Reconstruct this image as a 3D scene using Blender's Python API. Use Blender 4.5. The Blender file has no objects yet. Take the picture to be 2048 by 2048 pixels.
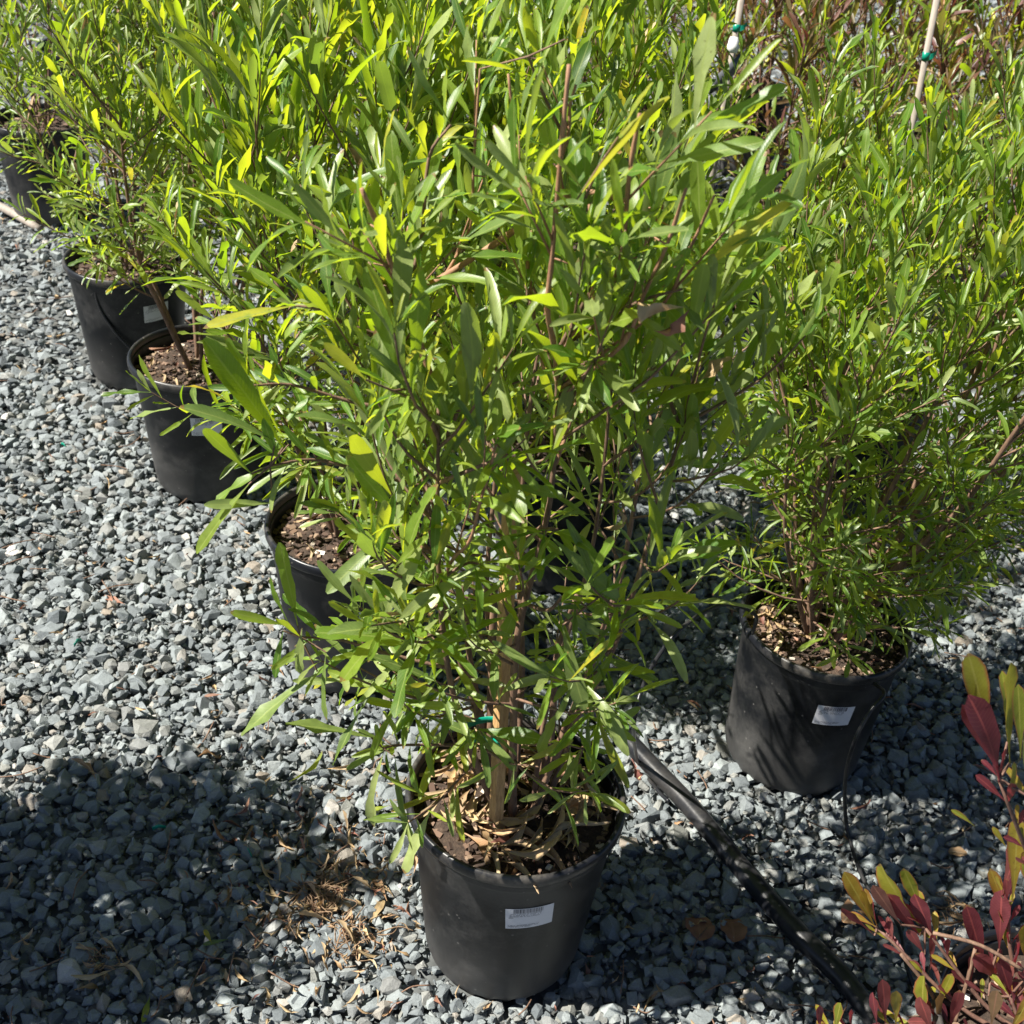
import bpy, bmesh, math, random
import numpy as np
from mathutils import Vector, Matrix, Quaternion

scene = bpy.context.scene
C = scene.collection
R = math.radians

# ------------------------------------------------------------------ camera
CAM_Z = 1.5446
FPX = 2550.5 / 2048            # focal length in frame widths
cam_d = bpy.data.cameras.new("camera")
cam = bpy.data.objects.new("camera", cam_d)
C.objects.link(cam)
right = Vector((0.99639166, 0.04706979, 0.0706265))
upv = Vector((-0.08487443, 0.55258042, 0.82912678))
fwd = Vector((0.0, 0.83212939, -0.55458154))
M = Matrix((right, upv, -fwd)).transposed().to_4x4()
M.translation = Vector((0, 0, CAM_Z))
cam.matrix_world = M
cam_d.sensor_width = 36
cam_d.lens = 36 * FPX
cam_d.clip_start = 0.05
cam_d.clip_end = 500
cam_d.dof.use_dof = True
cam_d.dof.focus_distance = 1.62
cam_d.dof.aperture_fstop = 13.0
scene.camera = cam

# ------------------------------------------------------------------ world and sun
SUN_EL = R(51)
SUN_DIR = Vector((-0.978, -0.208, 0)).normalized() * math.cos(SUN_EL) + Vector((0, 0, math.sin(SUN_EL)))
world = bpy.data.worlds.new("World")
scene.world = world
world.use_nodes = True
wn = world.node_tree
bg = wn.nodes["Background"]
sky = wn.nodes.new("ShaderNodeTexSky")
sky.sky_type = 'NISHITA'
sky.sun_disc = False
sky.air_density = 0.5
sky.dust_density = 0.3
sky.sun_elevation = SUN_EL
sky.sun_rotation = math.atan2(SUN_DIR.x, SUN_DIR.y)
wn.links.new(sky.outputs[0], bg.inputs[0])
bg.inputs[1].default_value = 0.05
sun_d = bpy.data.lights.new("sun", 'SUN')
sun_d.energy = 5.0
sun_d.angle = R(0.5)
sun_d.color = (1.0, 0.955, 0.87)
sun = bpy.data.objects.new("sun", sun_d)
C.objects.link(sun)
sun.rotation_euler = (-SUN_DIR).to_track_quat('-Z', 'Y').to_euler()
sun.location = SUN_DIR * 20
scene.view_settings.view_transform = 'Standard'
scene.view_settings.look = 'None'
scene.view_settings.gamma = 1
scene.view_settings.use_curve_mapping = False
scene.view_settings.exposure = 1.33
try:
    scene.cycles.max_bounces = 6
    scene.cycles.diffuse_bounces = 3
    scene.cycles.transmission_bounces = 4
except Exception:
    pass

def at(px, py, Y):
    """World point at depth Y (world y) seen at a point of the photograph (1932 px scale)."""
    u = (px / 1932 - .5) / FPX
    v = -(py / 1932 - .5) / FPX
    d = fwd + right * u + upv * v
    return Vector((0, 0, CAM_Z)) + d * (Y / d.y)

def ground(px, py, z=0.012):
    u = (px / 1932 - .5) / FPX
    v = -(py / 1932 - .5) / FPX
    d = fwd + right * u + upv * v
    return Vector((0, 0, CAM_Z)) + d * ((z - CAM_Z) / d.z)

# ------------------------------------------------------------------ materials
def new_mat(name):
    m = bpy.data.materials.new(name)
    m.use_nodes = True
    nt = m.node_tree
    for n in list(nt.nodes):
        nt.nodes.remove(n)
    out = nt.nodes.new("ShaderNodeOutputMaterial")
    return m, nt, out

def node(nt, typ, **kw):
    n = nt.nodes.new(typ)
    for k, v in kw.items():
        if k.startswith("i_"):
            key = k[2:]
            n.inputs[int(key) if key.isdigit() else key.replace("_", " ")].default_value = v
        else:
            setattr(n, k, v)
    return n

def ramp(nt, stops, interp='LINEAR'):
    n = nt.nodes.new("ShaderNodeValToRGB")
    cr = n.color_ramp
    cr.interpolation = interp
    while len(cr.elements) > len(stops):
        cr.elements.remove(cr.elements[-1])
    while len(cr.elements) < len(stops):
        cr.elements.new(0.5)
    for e, (p, c) in zip(cr.elements, stops):
        e.position = p
        e.color = (*c, 1)
    return n

def math_n(nt, op, a, b=None, clamp=False):
    n = nt.nodes.new("ShaderNodeMath")
    n.operation = op
    n.use_clamp = clamp
    for i, v in enumerate((a, b)):
        if v is None:
            continue
        if isinstance(v, (int, float)):
            n.inputs[i].default_value = v
        else:
            nt.links.new(v, n.inputs[i])
    return n.outputs[0]

def mix_c(nt, fac, a, b, mode='MIX'):
    n = nt.nodes.new("ShaderNodeMix")
    n.data_type = 'RGBA'
    n.blend_type = mode
    for s, v in ((0, fac), (6, a), (7, b)):
        if isinstance(v, (int, float)):
            n.inputs[s].default_value = v
        elif isinstance(v, tuple):
            n.inputs[s].default_value = (*v, 1)
        else:
            nt.links.new(v, n.inputs[s])
    return n.outputs[2]

def rand_src(nt):
    """one random number per leaf or stone, whether it is an object or an island of a joined mesh"""
    g = nt.nodes.new("ShaderNodeNewGeometry")
    o = nt.nodes.new("ShaderNodeObjectInfo")
    s = math_n(nt, 'ADD', g.outputs["Random Per Island"], o.outputs["Random"])
    return math_n(nt, 'FRACT', s)

def leaf_material(name, stops, trans_stops, trans=0.48, back=(0.20, 0.24, 0.12), rough=0.38, rib=(0.30, 0.36, 0.10), blotch=None, edge=None):
    m, nt, out = new_mat(name)
    L = nt.links.new
    rnd = rand_src(nt)
    uv = nt.nodes.new("ShaderNodeUVMap")
    sep = nt.nodes.new("ShaderNodeSeparateXYZ")
    L(uv.outputs[0], sep.inputs[0])
    x = math_n(nt, 'ABSOLUTE', math_n(nt, 'SUBTRACT', sep.outputs[0], 0.5))
    y = sep.outputs[1]
    col = ramp(nt, stops)
    L(rnd, col.inputs[0])
    r2 = math_n(nt, 'FRACT', math_n(nt, 'MULTIPLY', rnd, 17.37))
    # fine lateral veins, slanting to the tip
    vein = math_n(nt, 'SINE', math_n(nt, 'MULTIPLY', math_n(nt, 'SUBTRACT', y, math_n(nt, 'MULTIPLY', x, 0.22)), 150.0))
    geo = nt.nodes.new("ShaderNodeNewGeometry")
    coord = nt.nodes.new("ShaderNodeTexCoord")
    noi = node(nt, "ShaderNodeTexNoise", i_Scale=90.0, i_Detail=4.0)
    L(geo.outputs["Position"], noi.inputs["Vector"])
    noi2 = node(nt, "ShaderNodeTexNoise", i_Scale=900.0, i_Detail=2.0)
    L(geo.outputs["Position"], noi2.inputs["Vector"])
    hsv = nt.nodes.new("ShaderNodeHueSaturation")
    L(col.outputs[0], hsv.inputs["Color"])
    L(math_n(nt, 'ADD', math_n(nt, 'MULTIPLY', noi.outputs[0], 1.1), math_n(nt, 'ADD', math_n(nt, 'MULTIPLY', r2, 0.5), 0.25)), hsv.inputs["Value"])
    c = hsv.outputs[0]
    if blotch:
        nb = node(nt, "ShaderNodeTexNoise", i_Scale=45.0, i_Detail=5.0, i_Roughness=0.65)
        L(geo.outputs["Position"], nb.inputs["Vector"])
        rb = ramp(nt, [(0.5, (0, 0, 0)), (0.62, (1, 1, 1))])
        L(nb.outputs[0], rb.inputs[0])
        c = mix_c(nt, rb.outputs[0], c, blotch)
    if edge:
        re = ramp(nt, [(0.36, (0, 0, 0)), (0.5, (1, 1, 1))])
        L(x, re.inputs[0])
        c = mix_c(nt, re.outputs[0], c, edge)
    c = mix_c(nt, math_n(nt, 'MULTIPLY', math_n(nt, 'GREATER_THAN', vein, 0.82), 0.22), c, rib)
    # small insect specks and brown tips on some leaves
    sp = node(nt, "ShaderNodeTexVoronoi", i_Scale=160.0)
    L(geo.outputs["Position"], sp.inputs["Vector"])
    spk = math_n(nt, 'MULTIPLY', math_n(nt, 'LESS_THAN', sp.outputs["Distance"], 0.12), math_n(nt, 'GREATER_THAN', r2, 0.6))
    c = mix_c(nt, math_n(nt, 'MULTIPLY', spk, 0.6), c, (0.10, 0.07, 0.03))
    tipm = math_n(nt, 'MULTIPLY', math_n(nt, 'GREATER_THAN', math_n(nt, 'ADD', y, math_n(nt, 'MULTIPLY', noi.outputs[0], 0.10)), 1.01), math_n(nt, 'GREATER_THAN', r2, 0.62))
    c = mix_c(nt, tipm, c, (0.22, 0.12, 0.05))
    ribm = math_n(nt, 'LESS_THAN', x, 0.045)
    c_top = mix_c(nt, math_n(nt, 'MULTIPLY', ribm, 0.6), c, rib)
    c_back = mix_c(nt, 0.45, c, back)
    c_back = mix_c(nt, math_n(nt, 'MULTIPLY', ribm, 0.8), c_back, rib)
    cc = mix_c(nt, geo.outputs["Backfacing"], c_top, c_back)
    p = node(nt, "ShaderNodeBsdfPrincipled", i_Roughness=rough)
    L(cc, p.inputs["Base Color"])
    p.inputs["Specular IOR Level"].default_value = 0.55
    L(math_n(nt, 'ADD', math_n(nt, 'MULTIPLY', noi.outputs[0], 0.25), rough - 0.1), p.inputs["Roughness"])
    bump = node(nt, "ShaderNodeBump", i_Strength=0.25, i_Distance=0.0004)
    h = math_n(nt, 'ADD', math_n(nt, 'MULTIPLY', vein, 0.14), math_n(nt, 'MULTIPLY', noi2.outputs[0], 1.0))
    h = math_n(nt, 'ADD', h, math_n(nt, 'MULTIPLY', ribm, -1.5))
    L(h, bump.inputs["Height"])
    L(bump.outputs[0], p.inputs["Normal"])
    t = nt.nodes.new("ShaderNodeBsdfTranslucent")
    tc = ramp(nt, trans_stops)
    L(rnd, tc.inputs[0])
    tcol = mix_c(nt, math_n(nt, 'MULTIPLY', math_n(nt, 'ADD', vein, 1.0), 0.03), tc.outputs[0], (0.1, 0.2, 0.01))
    if blotch or edge:
        tcol = mix_c(nt, 0.5, tcol, c)
    L(tcol, t.inputs["Color"])
    L(bump.outputs[0], t.inputs["Normal"])
    ms = node(nt, "ShaderNodeMixShader", i_0=trans)
    L(p.outputs[0], ms.inputs[1])
    L(t.outputs[0], ms.inputs[2])
    L(ms.outputs[0], out.inputs[0])
    return m

M_LEAF = leaf_material("leaf_green",
    [(0, (0.040, 0.105, 0.014)), (0.3, (0.070, 0.150, 0.016)), (0.65, (0.125, 0.210, 0.024)), (1, (0.185, 0.260, 0.034))],
    [(0, (0.30, 0.50, 0.012)), (0.5, (0.50, 0.64, 0.016)), (1, (0.68, 0.74, 0.026))])
M_LEAF_PALE_GLARE = leaf_material("leaf_pale_green_glare",  # base colour raised so it carries the grey-green sun glare on glossy leaves
    [(0, (0.095, 0.150, 0.036)), (0.4, (0.165, 0.225, 0.062)), (1, (0.260, 0.305, 0.110))],
    [(0, (0.24, 0.38, 0.03)), (1, (0.44, 0.54, 0.05))], trans=0.40, rough=0.36)
M_LEAF_YEL = leaf_material("leaf_yellow_green",
    [(0, (0.26, 0.32, 0.03)), (0.6, (0.36, 0.38, 0.035)), (1, (0.50, 0.38, 0.03))],
    [(0, (0.55, 0.62, 0.03)), (1, (0.75, 0.6, 0.04))], blotch=(0.19, 0.27, 0.03))
M_LEAF_DRY = leaf_material("leaf_dry",
    [(0, (0.34, 0.23, 0.12)), (0.4, (0.42, 0.30, 0.15)), (0.75, (0.26, 0.13, 0.06)), (1, (0.50, 0.40, 0.22))],
    [(0, (0.4, 0.25, 0.1)), (1, (0.4, 0.2, 0.08))], trans=0.15, rough=0.65, back=(0.4, 0.3, 0.18), rib=(0.5, 0.4, 0.25))
M_LEAF_RUST = leaf_material("leaf_rust",
    [(0, (0.20, 0.09, 0.055)), (0.5, (0.25, 0.13, 0.08)), (1, (0.17, 0.055, 0.045))],
    [(0, (0.4, 0.1, 0.05)), (1, (0.4, 0.15, 0.08))], trans=0.15, rough=0.6, back=(0.35, 0.2, 0.12), rib=(0.3, 0.15, 0.1))
M_LEAF_RED = leaf_material("leaf_maroon",
    [(0, (0.075, 0.014, 0.022)), (0.5, (0.115, 0.026, 0.032)), (1, (0.135, 0.045, 0.036))],
    [(0, (0.45, 0.03, 0.06)), (1, (0.55, 0.06, 0.07))], trans=0.36, back=(0.17, 0.05, 0.07), rib=(0.35, 0.08, 0.07), rough=0.5)
M_LEAF_OLIVE = leaf_material("leaf_olive_red_edged",
    [(0, (0.14, 0.17, 0.018)), (0.5, (0.22, 0.21, 0.022)), (1, (0.26, 0.13, 0.025))],
    [(0, (0.65, 0.65, 0.03)), (1, (0.75, 0.42, 0.04))], trans=0.42, rib=(0.4, 0.36, 0.08), edge=(0.3, 0.07, 0.04))
M_LEAF_PURPLE = leaf_material("leaf_purple_bronze",
    [(0, (0.075, 0.026, 0.026)), (0.4, (0.12, 0.055, 0.040)), (0.75, (0.11, 0.10, 0.035)), (1, (0.14, 0.16, 0.045))],
    [(0, (0.28, 0.05, 0.04)), (0.5, (0.35, 0.16, 0.05)), (1, (0.4, 0.38, 0.05))], trans=0.3, back=(0.2, 0.13, 0.10), rib=(0.25, 0.12, 0.08))

def bark_material(name, c1, c2, scale=60):
    m, nt, out = new_mat(name)
    L = nt.links.new
    tc = nt.nodes.new("ShaderNodeTexCoord")
    mp = node(nt, "ShaderNodeMapping")
    mp.inputs["Scale"].default_value = (1, 1, 0.18)
    L(tc.outputs["Object"], mp.inputs[0])
    n = node(nt, "ShaderNodeTexNoise", i_Scale=scale * 3.0, i_Detail=5.0, i_Roughness=0.7)
    L(mp.outputs[0], n.inputs["Vector"])
    c = ramp(nt, [(0.3, c1), (0.7, c2)])
    L(n.outputs[0], c.inputs[0])
    p = node(nt, "ShaderNodeBsdfPrincipled", i_Roughness=0.75)
    L(c.outputs[0], p.inputs["Base Color"])
    b = node(nt, "ShaderNodeBump", i_Strength=0.7, i_Distance=0.001)
    L(n.outputs[0], b.inputs["Height"])
    L(b.outputs[0], p.inputs["Normal"])
    L(p.outputs[0], out.inputs[0])
    return m

M_BARK = bark_material("bark", (0.075, 0.040, 0.026), (0.25, 0.15, 0.095))
M_CUT = bark_material("bark_cut_stem", (0.20, 0.095, 0.05), (0.38, 0.21, 0.12))
M_BARK_RED = bark_material("bark_reddish", (0.08, 0.035, 0.025), (0.20, 0.11, 0.075))
M_STRAW = bark_material("dry_straw", (0.13, 0.075, 0.04), (0.33, 0.22, 0.13))
M_WOOD = bark_material("stake_wood", (0.30, 0.16, 0.06), (0.60, 0.38, 0.17), 90)
M_POLE = bark_material("pale_pole", (0.20, 0.17, 0.14), (0.36, 0.31, 0.26), 40)

def plastic(name, base, rough, dust=(0.20, 0.18, 0.15), dust_amt=0.3, low_dirt=True):
    m, nt, out = new_mat(name)
    L = nt.links.new
    tc = nt.nodes.new("ShaderNodeTexCoord")
    oi = nt.nodes.new("ShaderNodeObjectInfo")
    n1 = node(nt, "ShaderNodeTexNoise", i_Scale=9.0, i_Detail=8.0, i_Roughness=0.68, noise_dimensions='4D')
    L(tc.outputs["Object"], n1.inputs["Vector"])
    L(math_n(nt, 'MULTIPLY', oi.outputs["Random"], 50.0), n1.inputs["W"])
    n2 = node(nt, "ShaderNodeTexNoise", i_Scale=240.0, i_Detail=3.0)
    L(tc.outputs["Object"], n2.inputs["Vector"])
    v = node(nt, "ShaderNodeTexVoronoi", i_Scale=70.0)
    L(tc.outputs["Object"], v.inputs["Vector"])
    rp = ramp(nt, [(0.47, (0, 0, 0)), (0.60, (1, 1, 1))])
    L(n1.outputs[0], rp.inputs[0])
    d = math_n(nt, 'MULTIPLY', rp.outputs[0], dust_amt)
    d = math_n(nt, 'MULTIPLY', d, math_n(nt, 'ADD', math_n(nt, 'MULTIPLY', n2.outputs[0], 1.3), 0.2))
    if low_dirt:
        sp = nt.nodes.new("ShaderNodeSeparateXYZ")
        L(tc.outputs["Object"], sp.inputs[0])
        low = node(nt, "ShaderNodeMapRange", i_1=0.15, i_2=0.0, i_3=0.0, i_4=0.80)
        L(sp.outputs[2], low.inputs[0])
        d = math_n(nt, 'ADD', d, math_n(nt, 'MULTIPLY', low.outputs[0], n1.outputs[0]))
    speck = math_n(nt, 'LESS_THAN', v.outputs["Distance"], 0.12)
    sc_ = nt.nodes.new("ShaderNodeSeparateColor")
    L(v.outputs["Color"], sc_.inputs[0])
    speck = math_n(nt, 'MULTIPLY', speck, math_n(nt, 'GREATER_THAN', sc_.outputs[0], 0.72))
    d = math_n(nt, 'ADD', d, math_n(nt, 'MULTIPLY', speck, 0.5), True)
    # long vertical scuffs
    mp = node(nt, "ShaderNodeMapping")
    mp.inputs["Scale"].default_value = (60, 60, 6)
    L(tc.outputs["Object"], mp.inputs[0])
    n3 = node(nt, "ShaderNodeTexNoise", i_Scale=1.0, i_Detail=3.0)
    L(mp.outputs[0], n3.inputs["Vector"])
    c = mix_c(nt, d, base, dust)
    p = node(nt, "ShaderNodeBsdfPrincipled")
    p.inputs['Specular IOR Level'].default_value = 0.34
    L(c, p.inputs["Base Color"])
    L(math_n(nt, 'ADD', math_n(nt, 'MULTIPLY', d, 0.35), math_n(nt, 'ADD', rough - 0.06, math_n(nt, 'MULTIPLY', n3.outputs[0], 0.14))), p.inputs["Roughness"])
    b = node(nt, "ShaderNodeBump", i_Strength=0.25, i_Distance=0.0008)
    L(math_n(nt, 'ADD', n3.outputs[0], math_n(nt, 'MULTIPLY', n2.outputs[0], 0.5)), b.inputs["Height"])
    L(b.outputs[0], p.inputs["Normal"])
    L(p.outputs[0], out.inputs[0])
    return m

M_POT = plastic("black_pot_plastic", (0.0042, 0.0050, 0.0066), 0.42, dust=(0.150, 0.145, 0.138), dust_amt=0.20)
M_RIM = plastic("black_rim_plastic", (0.010, 0.011, 0.014), 0.30, dust_amt=0.35, low_dirt=False)
M_PIPE = plastic("black_poly_pipe", (0.010, 0.011, 0.014), 0.30, dust_amt=0.12, low_dirt=False)

def simple(name, col, rough=0.5, noise=0.0, scale=40):
    m, nt, out = new_mat(name)
    p = node(nt, "ShaderNodeBsdfPrincipled", i_Roughness=rough)
    tc = nt.nodes.new("ShaderNodeTexCoord")
    n = node(nt, "ShaderNodeTexNoise", i_Scale=float(scale), i_Detail=4.0)
    nt.links.new(tc.outputs["Object"], n.inputs["Vector"])
    c = mix_c(nt, math_n(nt, 'MULTIPLY', n.outputs[0], noise), col, tuple(v * 0.4 for v in col))
    nt.links.new(c, p.inputs["Base Color"])
    nt.links.new(p.outputs[0], out.inputs[0])
    return m

M_PAPER = simple("sticker_paper", (0.62, 0.62, 0.65), 0.55, 0.15)
M_INK = simple("sticker_ink", (0.06, 0.06, 0.075), 0.6)
M_TIE = simple("green_tie_tape", (0.0, 0.23, 0.15), 0.35, 0.3)
M_WHITE = simple("white_tag", (0.75, 0.74, 0.72), 0.5, 0.2)
M_GREYTAG = simple("grey_plastic_tag", (0.10, 0.105, 0.12), 0.35, 0.5, 200)

def stone_material():
    m, nt, out = new_mat("crushed_stone")
    L = nt.links.new
    rnd = rand_src(nt)
    geo = nt.nodes.new("ShaderNodeNewGeometry")
    col = ramp(nt, [(0, (0.100, 0.115, 0.123)), (0.25, (0.205, 0.230, 0.234)), (0.45, (0.150, 0.168, 0.176)), (0.72, (0.275, 0.305, 0.302)), (0.80, (0.18, 0.185, 0.180)),
                    (0.90, (0.20, 0.205, 0.185)), (0.955, (0.30, 0.305, 0.29)), (0.985, (0.24, 0.20, 0.155)), (1.0, (0.52, 0.51, 0.48))])
    L(rnd, col.inputs[0])
    n1 = node(nt, "ShaderNodeTexNoise", i_Scale=120.0, i_Detail=6.0, i_Roughness=0.7)
    L(geo.outputs["Position"], n1.inputs["Vector"])
    n2 = node(nt, "ShaderNodeTexNoise", i_Scale=700.0, i_Detail=3.0, i_Roughness=0.7)
    L(geo.outputs["Position"], n2.inputs["Vector"])
    v = math_n(nt, 'ADD', math_n(nt, 'MULTIPLY', n1.outputs[0], 0.8), 0.62)
    v = math_n(nt, 'MULTIPLY', v, math_n(nt, 'ADD', math_n(nt, 'MULTIPLY', n2.outputs[0], 0.9), 0.55))
    hs = nt.nodes.new("ShaderNodeHueSaturation")
    L(col.outputs[0], hs.inputs["Color"])
    L(v, hs.inputs["Value"])
    p = node(nt, "ShaderNodeBsdfPrincipled", i_Roughness=0.78)
    L(hs.outputs[0], p.inputs["Base Color"])
    b = node(nt, "ShaderNodeBump", i_Strength=0.8, i_Distance=0.0022)
    L(math_n(nt, 'ADD', math_n(nt, 'MULTIPLY', n1.outputs[0], 1.6), math_n(nt, 'MULTIPLY', n2.outputs[0], 0.7)), b.inputs["Height"])
    L(b.outputs[0], p.inputs["Normal"])
    L(p.outputs[0], out.inputs[0])
    return m
M_STONE = stone_material()

def ground_material():
    m, nt, out = new_mat("gravel_bed")
    L = nt.links.new
    geo = nt.nodes.new("ShaderNodeNewGeometry")
    v = node(nt, "ShaderNodeTexVoronoi", i_Scale=42.0)
    L(geo.outputs["Position"], v.inputs["Vector"])
    n = node(nt, "ShaderNodeTexNoise", i_Scale=30.0, i_Detail=6.0)
    L(geo.outputs["Position"], n.inputs["Vector"])
    c = ramp(nt, [(0, (0.05, 0.052, 0.05)), (0.5, (0.11, 0.12, 0.12)), (1, (0.20, 0.21, 0.20))])
    sv = nt.nodes.new("ShaderNodeSeparateColor")
    L(v.outputs["Color"], sv.inputs[0])
    L(math_n(nt, 'MULTIPLY', sv.outputs[0], n.outputs[0]), c.inputs[0])
    p = node(nt, "ShaderNodeBsdfPrincipled", i_Roughness=0.9)
    L(c.outputs[0], p.inputs["Base Color"])
    b = node(nt, "ShaderNodeBump", i_Strength=1.0, i_Distance=0.01)
    b.invert = True
    L(v.outputs["Distance"], b.inputs["Height"])
    L(b.outputs[0], p.inputs["Normal"])
    L(p.outputs[0], out.inputs[0])
    return m

def soil_material():
    m, nt, out = new_mat("potting_soil")
    L = nt.links.new
    tc = nt.nodes.new("ShaderNodeTexCoord")
    n = node(nt, "ShaderNodeTexNoise", i_Scale=110.0, i_Detail=8.0, i_Roughness=0.75)
    L(tc.outputs["Object"], n.inputs["Vector"])
    c = ramp(nt, [(0.3, (0.018, 0.012, 0.009)), (0.55, (0.07, 0.045, 0.03)), (0.75, (0.17, 0.12, 0.085))])
    L(n.outputs[0], c.inputs[0])
    p = node(nt, "ShaderNodeBsdfPrincipled", i_Roughness=0.9)
    L(c.outputs[0], p.inputs["Base Color"])
    b = node(nt, "ShaderNodeBump", i_Strength=1.0, i_Distance=0.006)
    L(n.outputs[0], b.inputs["Height"])
    L(b.outputs[0], p.inputs["Normal"])
    L(p.outputs[0], out.inputs[0])
    return m
M_SOIL = soil_material()

def chip_material():
    m, nt, out = new_mat("bark_chips")
    L = nt.links.new
    rnd = rand_src(nt)
    c = ramp(nt, [(0, (0.03, 0.018, 0.012)), (0.45, (0.08, 0.047, 0.032)), (0.8, (0.19, 0.12, 0.08)), (0.95, (0.36, 0.27, 0.18)), (1, (0.65, 0.62, 0.56))])
    L(rnd, c.inputs[0])
    p = node(nt, "ShaderNodeBsdfPrincipled", i_Roughness=0.85)
    L(c.outputs[0], p.inputs["Base Color"])
    L(p.outputs[0], out.inputs[0])
    return m
M_CHIP = chip_material()

# ------------------------------------------------------------------ mesh helpers
def link(o, parent=None):
    C.objects.link(o)
    if parent is not None:
        o.parent = parent
    return o

def tag(o, label=None, cat=None, group=None, kind=None):
    if label: o["label"] = label
    if cat: o["category"] = cat
    if group: o["group"] = group
    if kind: o["kind"] = kind
    return o

def empty(name, loc, label, cat, group=None):
    o = bpy.data.objects.new(name, None)
    o.empty_display_size = 0.05
    o.location = loc
    C.objects.link(o)
    return tag(o, label, cat, group)

def np_mesh(name, V, F, mats, uv=None, mi=None, smooth=True):
    """V (n,3), F (m,k) all faces of one size, uv per loop (m*k,2)"""
    V = np.asarray(V, dtype=np.float32)
    F = np.asarray(F, dtype=np.int32)
    me = bpy.data.meshes.new(name)
    me.vertices.add(len(V))
    me.vertices.foreach_set("co", V.ravel())
    nf, k = F.shape
    me.loops.add(nf * k)
    me.loops.foreach_set("vertex_index", F.ravel())
    me.polygons.add(nf)
    me.polygons.foreach_set("loop_start", np.arange(0, nf * k, k, dtype=np.int32))
    if mi is not None:
        me.polygons.foreach_set("material_index", np.asarray(mi, dtype=np.int32))
    me.polygons.foreach_set("use_smooth", np.full(nf, smooth))
    if uv is not None:
        l = me.uv_layers.new(name="UVMap")
        l.data.foreach_set("uv", np.asarray(uv, dtype=np.float32).ravel())
    for m in (mats if isinstance(mats, (list, tuple)) else [mats]):
        me.materials.append(m)
    me.update(calc_edges=True)
    return me

class Mesh:
    """collects quads and triangles (as quads or tris) for one object"""
    def __init__(s):
        s.v = []; s.f = []
    def add(s, v, f):
        o = len(s.v)
        s.v += [tuple(p) for p in v]
        s.f += [tuple(i + o for i in q) for q in f]
    def tube(s, pts, radii, sides=6, cap=True):
        n = len(pts)
        V = []
        prev = None
        for i in range(n):
            t = (pts[min(i + 1, n - 1)] - pts[max(i - 1, 0)])
            if t.length < 1e-9: t = Vector((0, 0, 1))
            t.normalize()
            if prev is None:
                a = t.orthogonal().normalized()
            else:
                a = (prev - t * prev.dot(t))
                a = a.normalized() if a.length > 1e-6 else t.orthogonal().normalized()
            prev = a
            b = t.cross(a)
            r = radii[i] if hasattr(radii, '__len__') else radii
            for k in range(sides):
                an = 2 * math.pi * k / sides
                V.append(pts[i] + a * (math.cos(an) * r) + b * (math.sin(an) * r))
        F = []
        for i in range(n - 1):
            for k in range(sides):
                k2 = (k + 1) % sides
                F.append((i * sides + k, i * sides + k2, (i + 1) * sides + k2, (i + 1) * sides + k))
        if cap:
            F.append(tuple(range(sides - 1, -1, -1)))
            F.append(tuple((n - 1) * sides + k for k in range(sides)))
        s.add(V, F)
    def box(s, c, d, rot=None):
        V = []
        for z in (-1, 1):
            for x, y in ((-1, -1), (1, -1), (1, 1), (-1, 1)):
                p = Vector((x * d[0] / 2, y * d[1] / 2, z * d[2] / 2))
                if rot is not None: p = rot @ p
                V.append(Vector(c) + p)
        s.add(V, [(0, 3, 2, 1), (4, 5, 6, 7), (0, 1, 5, 4), (1, 2, 6, 5), (2, 3, 7, 6), (3, 0, 4, 7)])
    def build(s, name, mat, parent=None, smooth=True):
        me = bpy.data.meshes.new(name)
        me.from_pydata(s.v, [], s.f)
        me.polygons.foreach_set("use_smooth", [smooth] * len(me.polygons))
        for m in (mat if isinstance(mat, (list, tuple)) else [mat]):
            me.materials.append(m)
        me.update()
        return link(bpy.data.objects.new(name, me), parent)

def catmull(pts, n=6):
    P = [pts[0] * 2 - pts[1]] + list(pts) + [pts[-1] * 2 - pts[-2]]
    out = []
    for i in range(1, len(P) - 2):
        for k in range(n):
            t = k / n
            a, b, c, d = P[i - 1], P[i], P[i + 1], P[i + 2]
            out.append(0.5 * ((2 * b) + (c - a) * t + (2 * a - 5 * b + 4 * c - d) * t * t + (3 * b - a - 3 * c + d) * t ** 3))
    out.append(P[-2].copy())
    return out

# ------------------------------------------------------------------ leaf shapes (unit length along +y)
LT = [0, .07, .2, .36, .52, .68, .83, .94, 1.0]
LW = [.07, .11, .30, .62, .90, 1.0, .90, .62, .20]
SPAT = [.07, .09, .20, .42, .70, .96, 1.0, .70, .10]
def leaf_shape(W=.15, curve=.1, fold=.18, twist=0, wavy=.0, side=0, prof=LW, seed=0, curl=0.0):
    rr = random.Random(seed)
    V = []; UV = []
    ang = 0; y = z = x = 0
    pt = 0
    for i, (t, w) in enumerate(zip(LT, prof)):
        if i:
            dt = t - pt
            a = -curve * 1.6 * (t ** 1.3) - curl * t * t * 3
            y += dt * math.cos(a); z += dt * math.sin(a)
            x += dt * side * t
        pt = t
        hw = w * W / 2
        tw = twist * t
        for k, sx in ((0, -1), (1, 0), (2, 1)):
            lx = sx * hw
            lz = abs(sx) * hw * fold * 2
            if sx: lz += wavy * hw * math.sin(i * 1.9 + sx * 1.3 + seed) * 1.3
            if sx: lx *= 1 + wavy * rr.uniform(-.25, .25)
            px = lx * math.cos(tw) - lz * math.sin(tw)
            pz = lx * math.sin(tw) + lz * math.cos(tw)
            V.append((x + px, y, z + pz))
            UV.append((k / 2, t))
    F = []
    for i in range(len(LT) - 1):
        for k in (0, 1):
            a = i * 3 + k
            F.append((a, a + 1, a + 4, a + 3))
    return np.array(V), np.array(F), np.array(UV)

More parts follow.
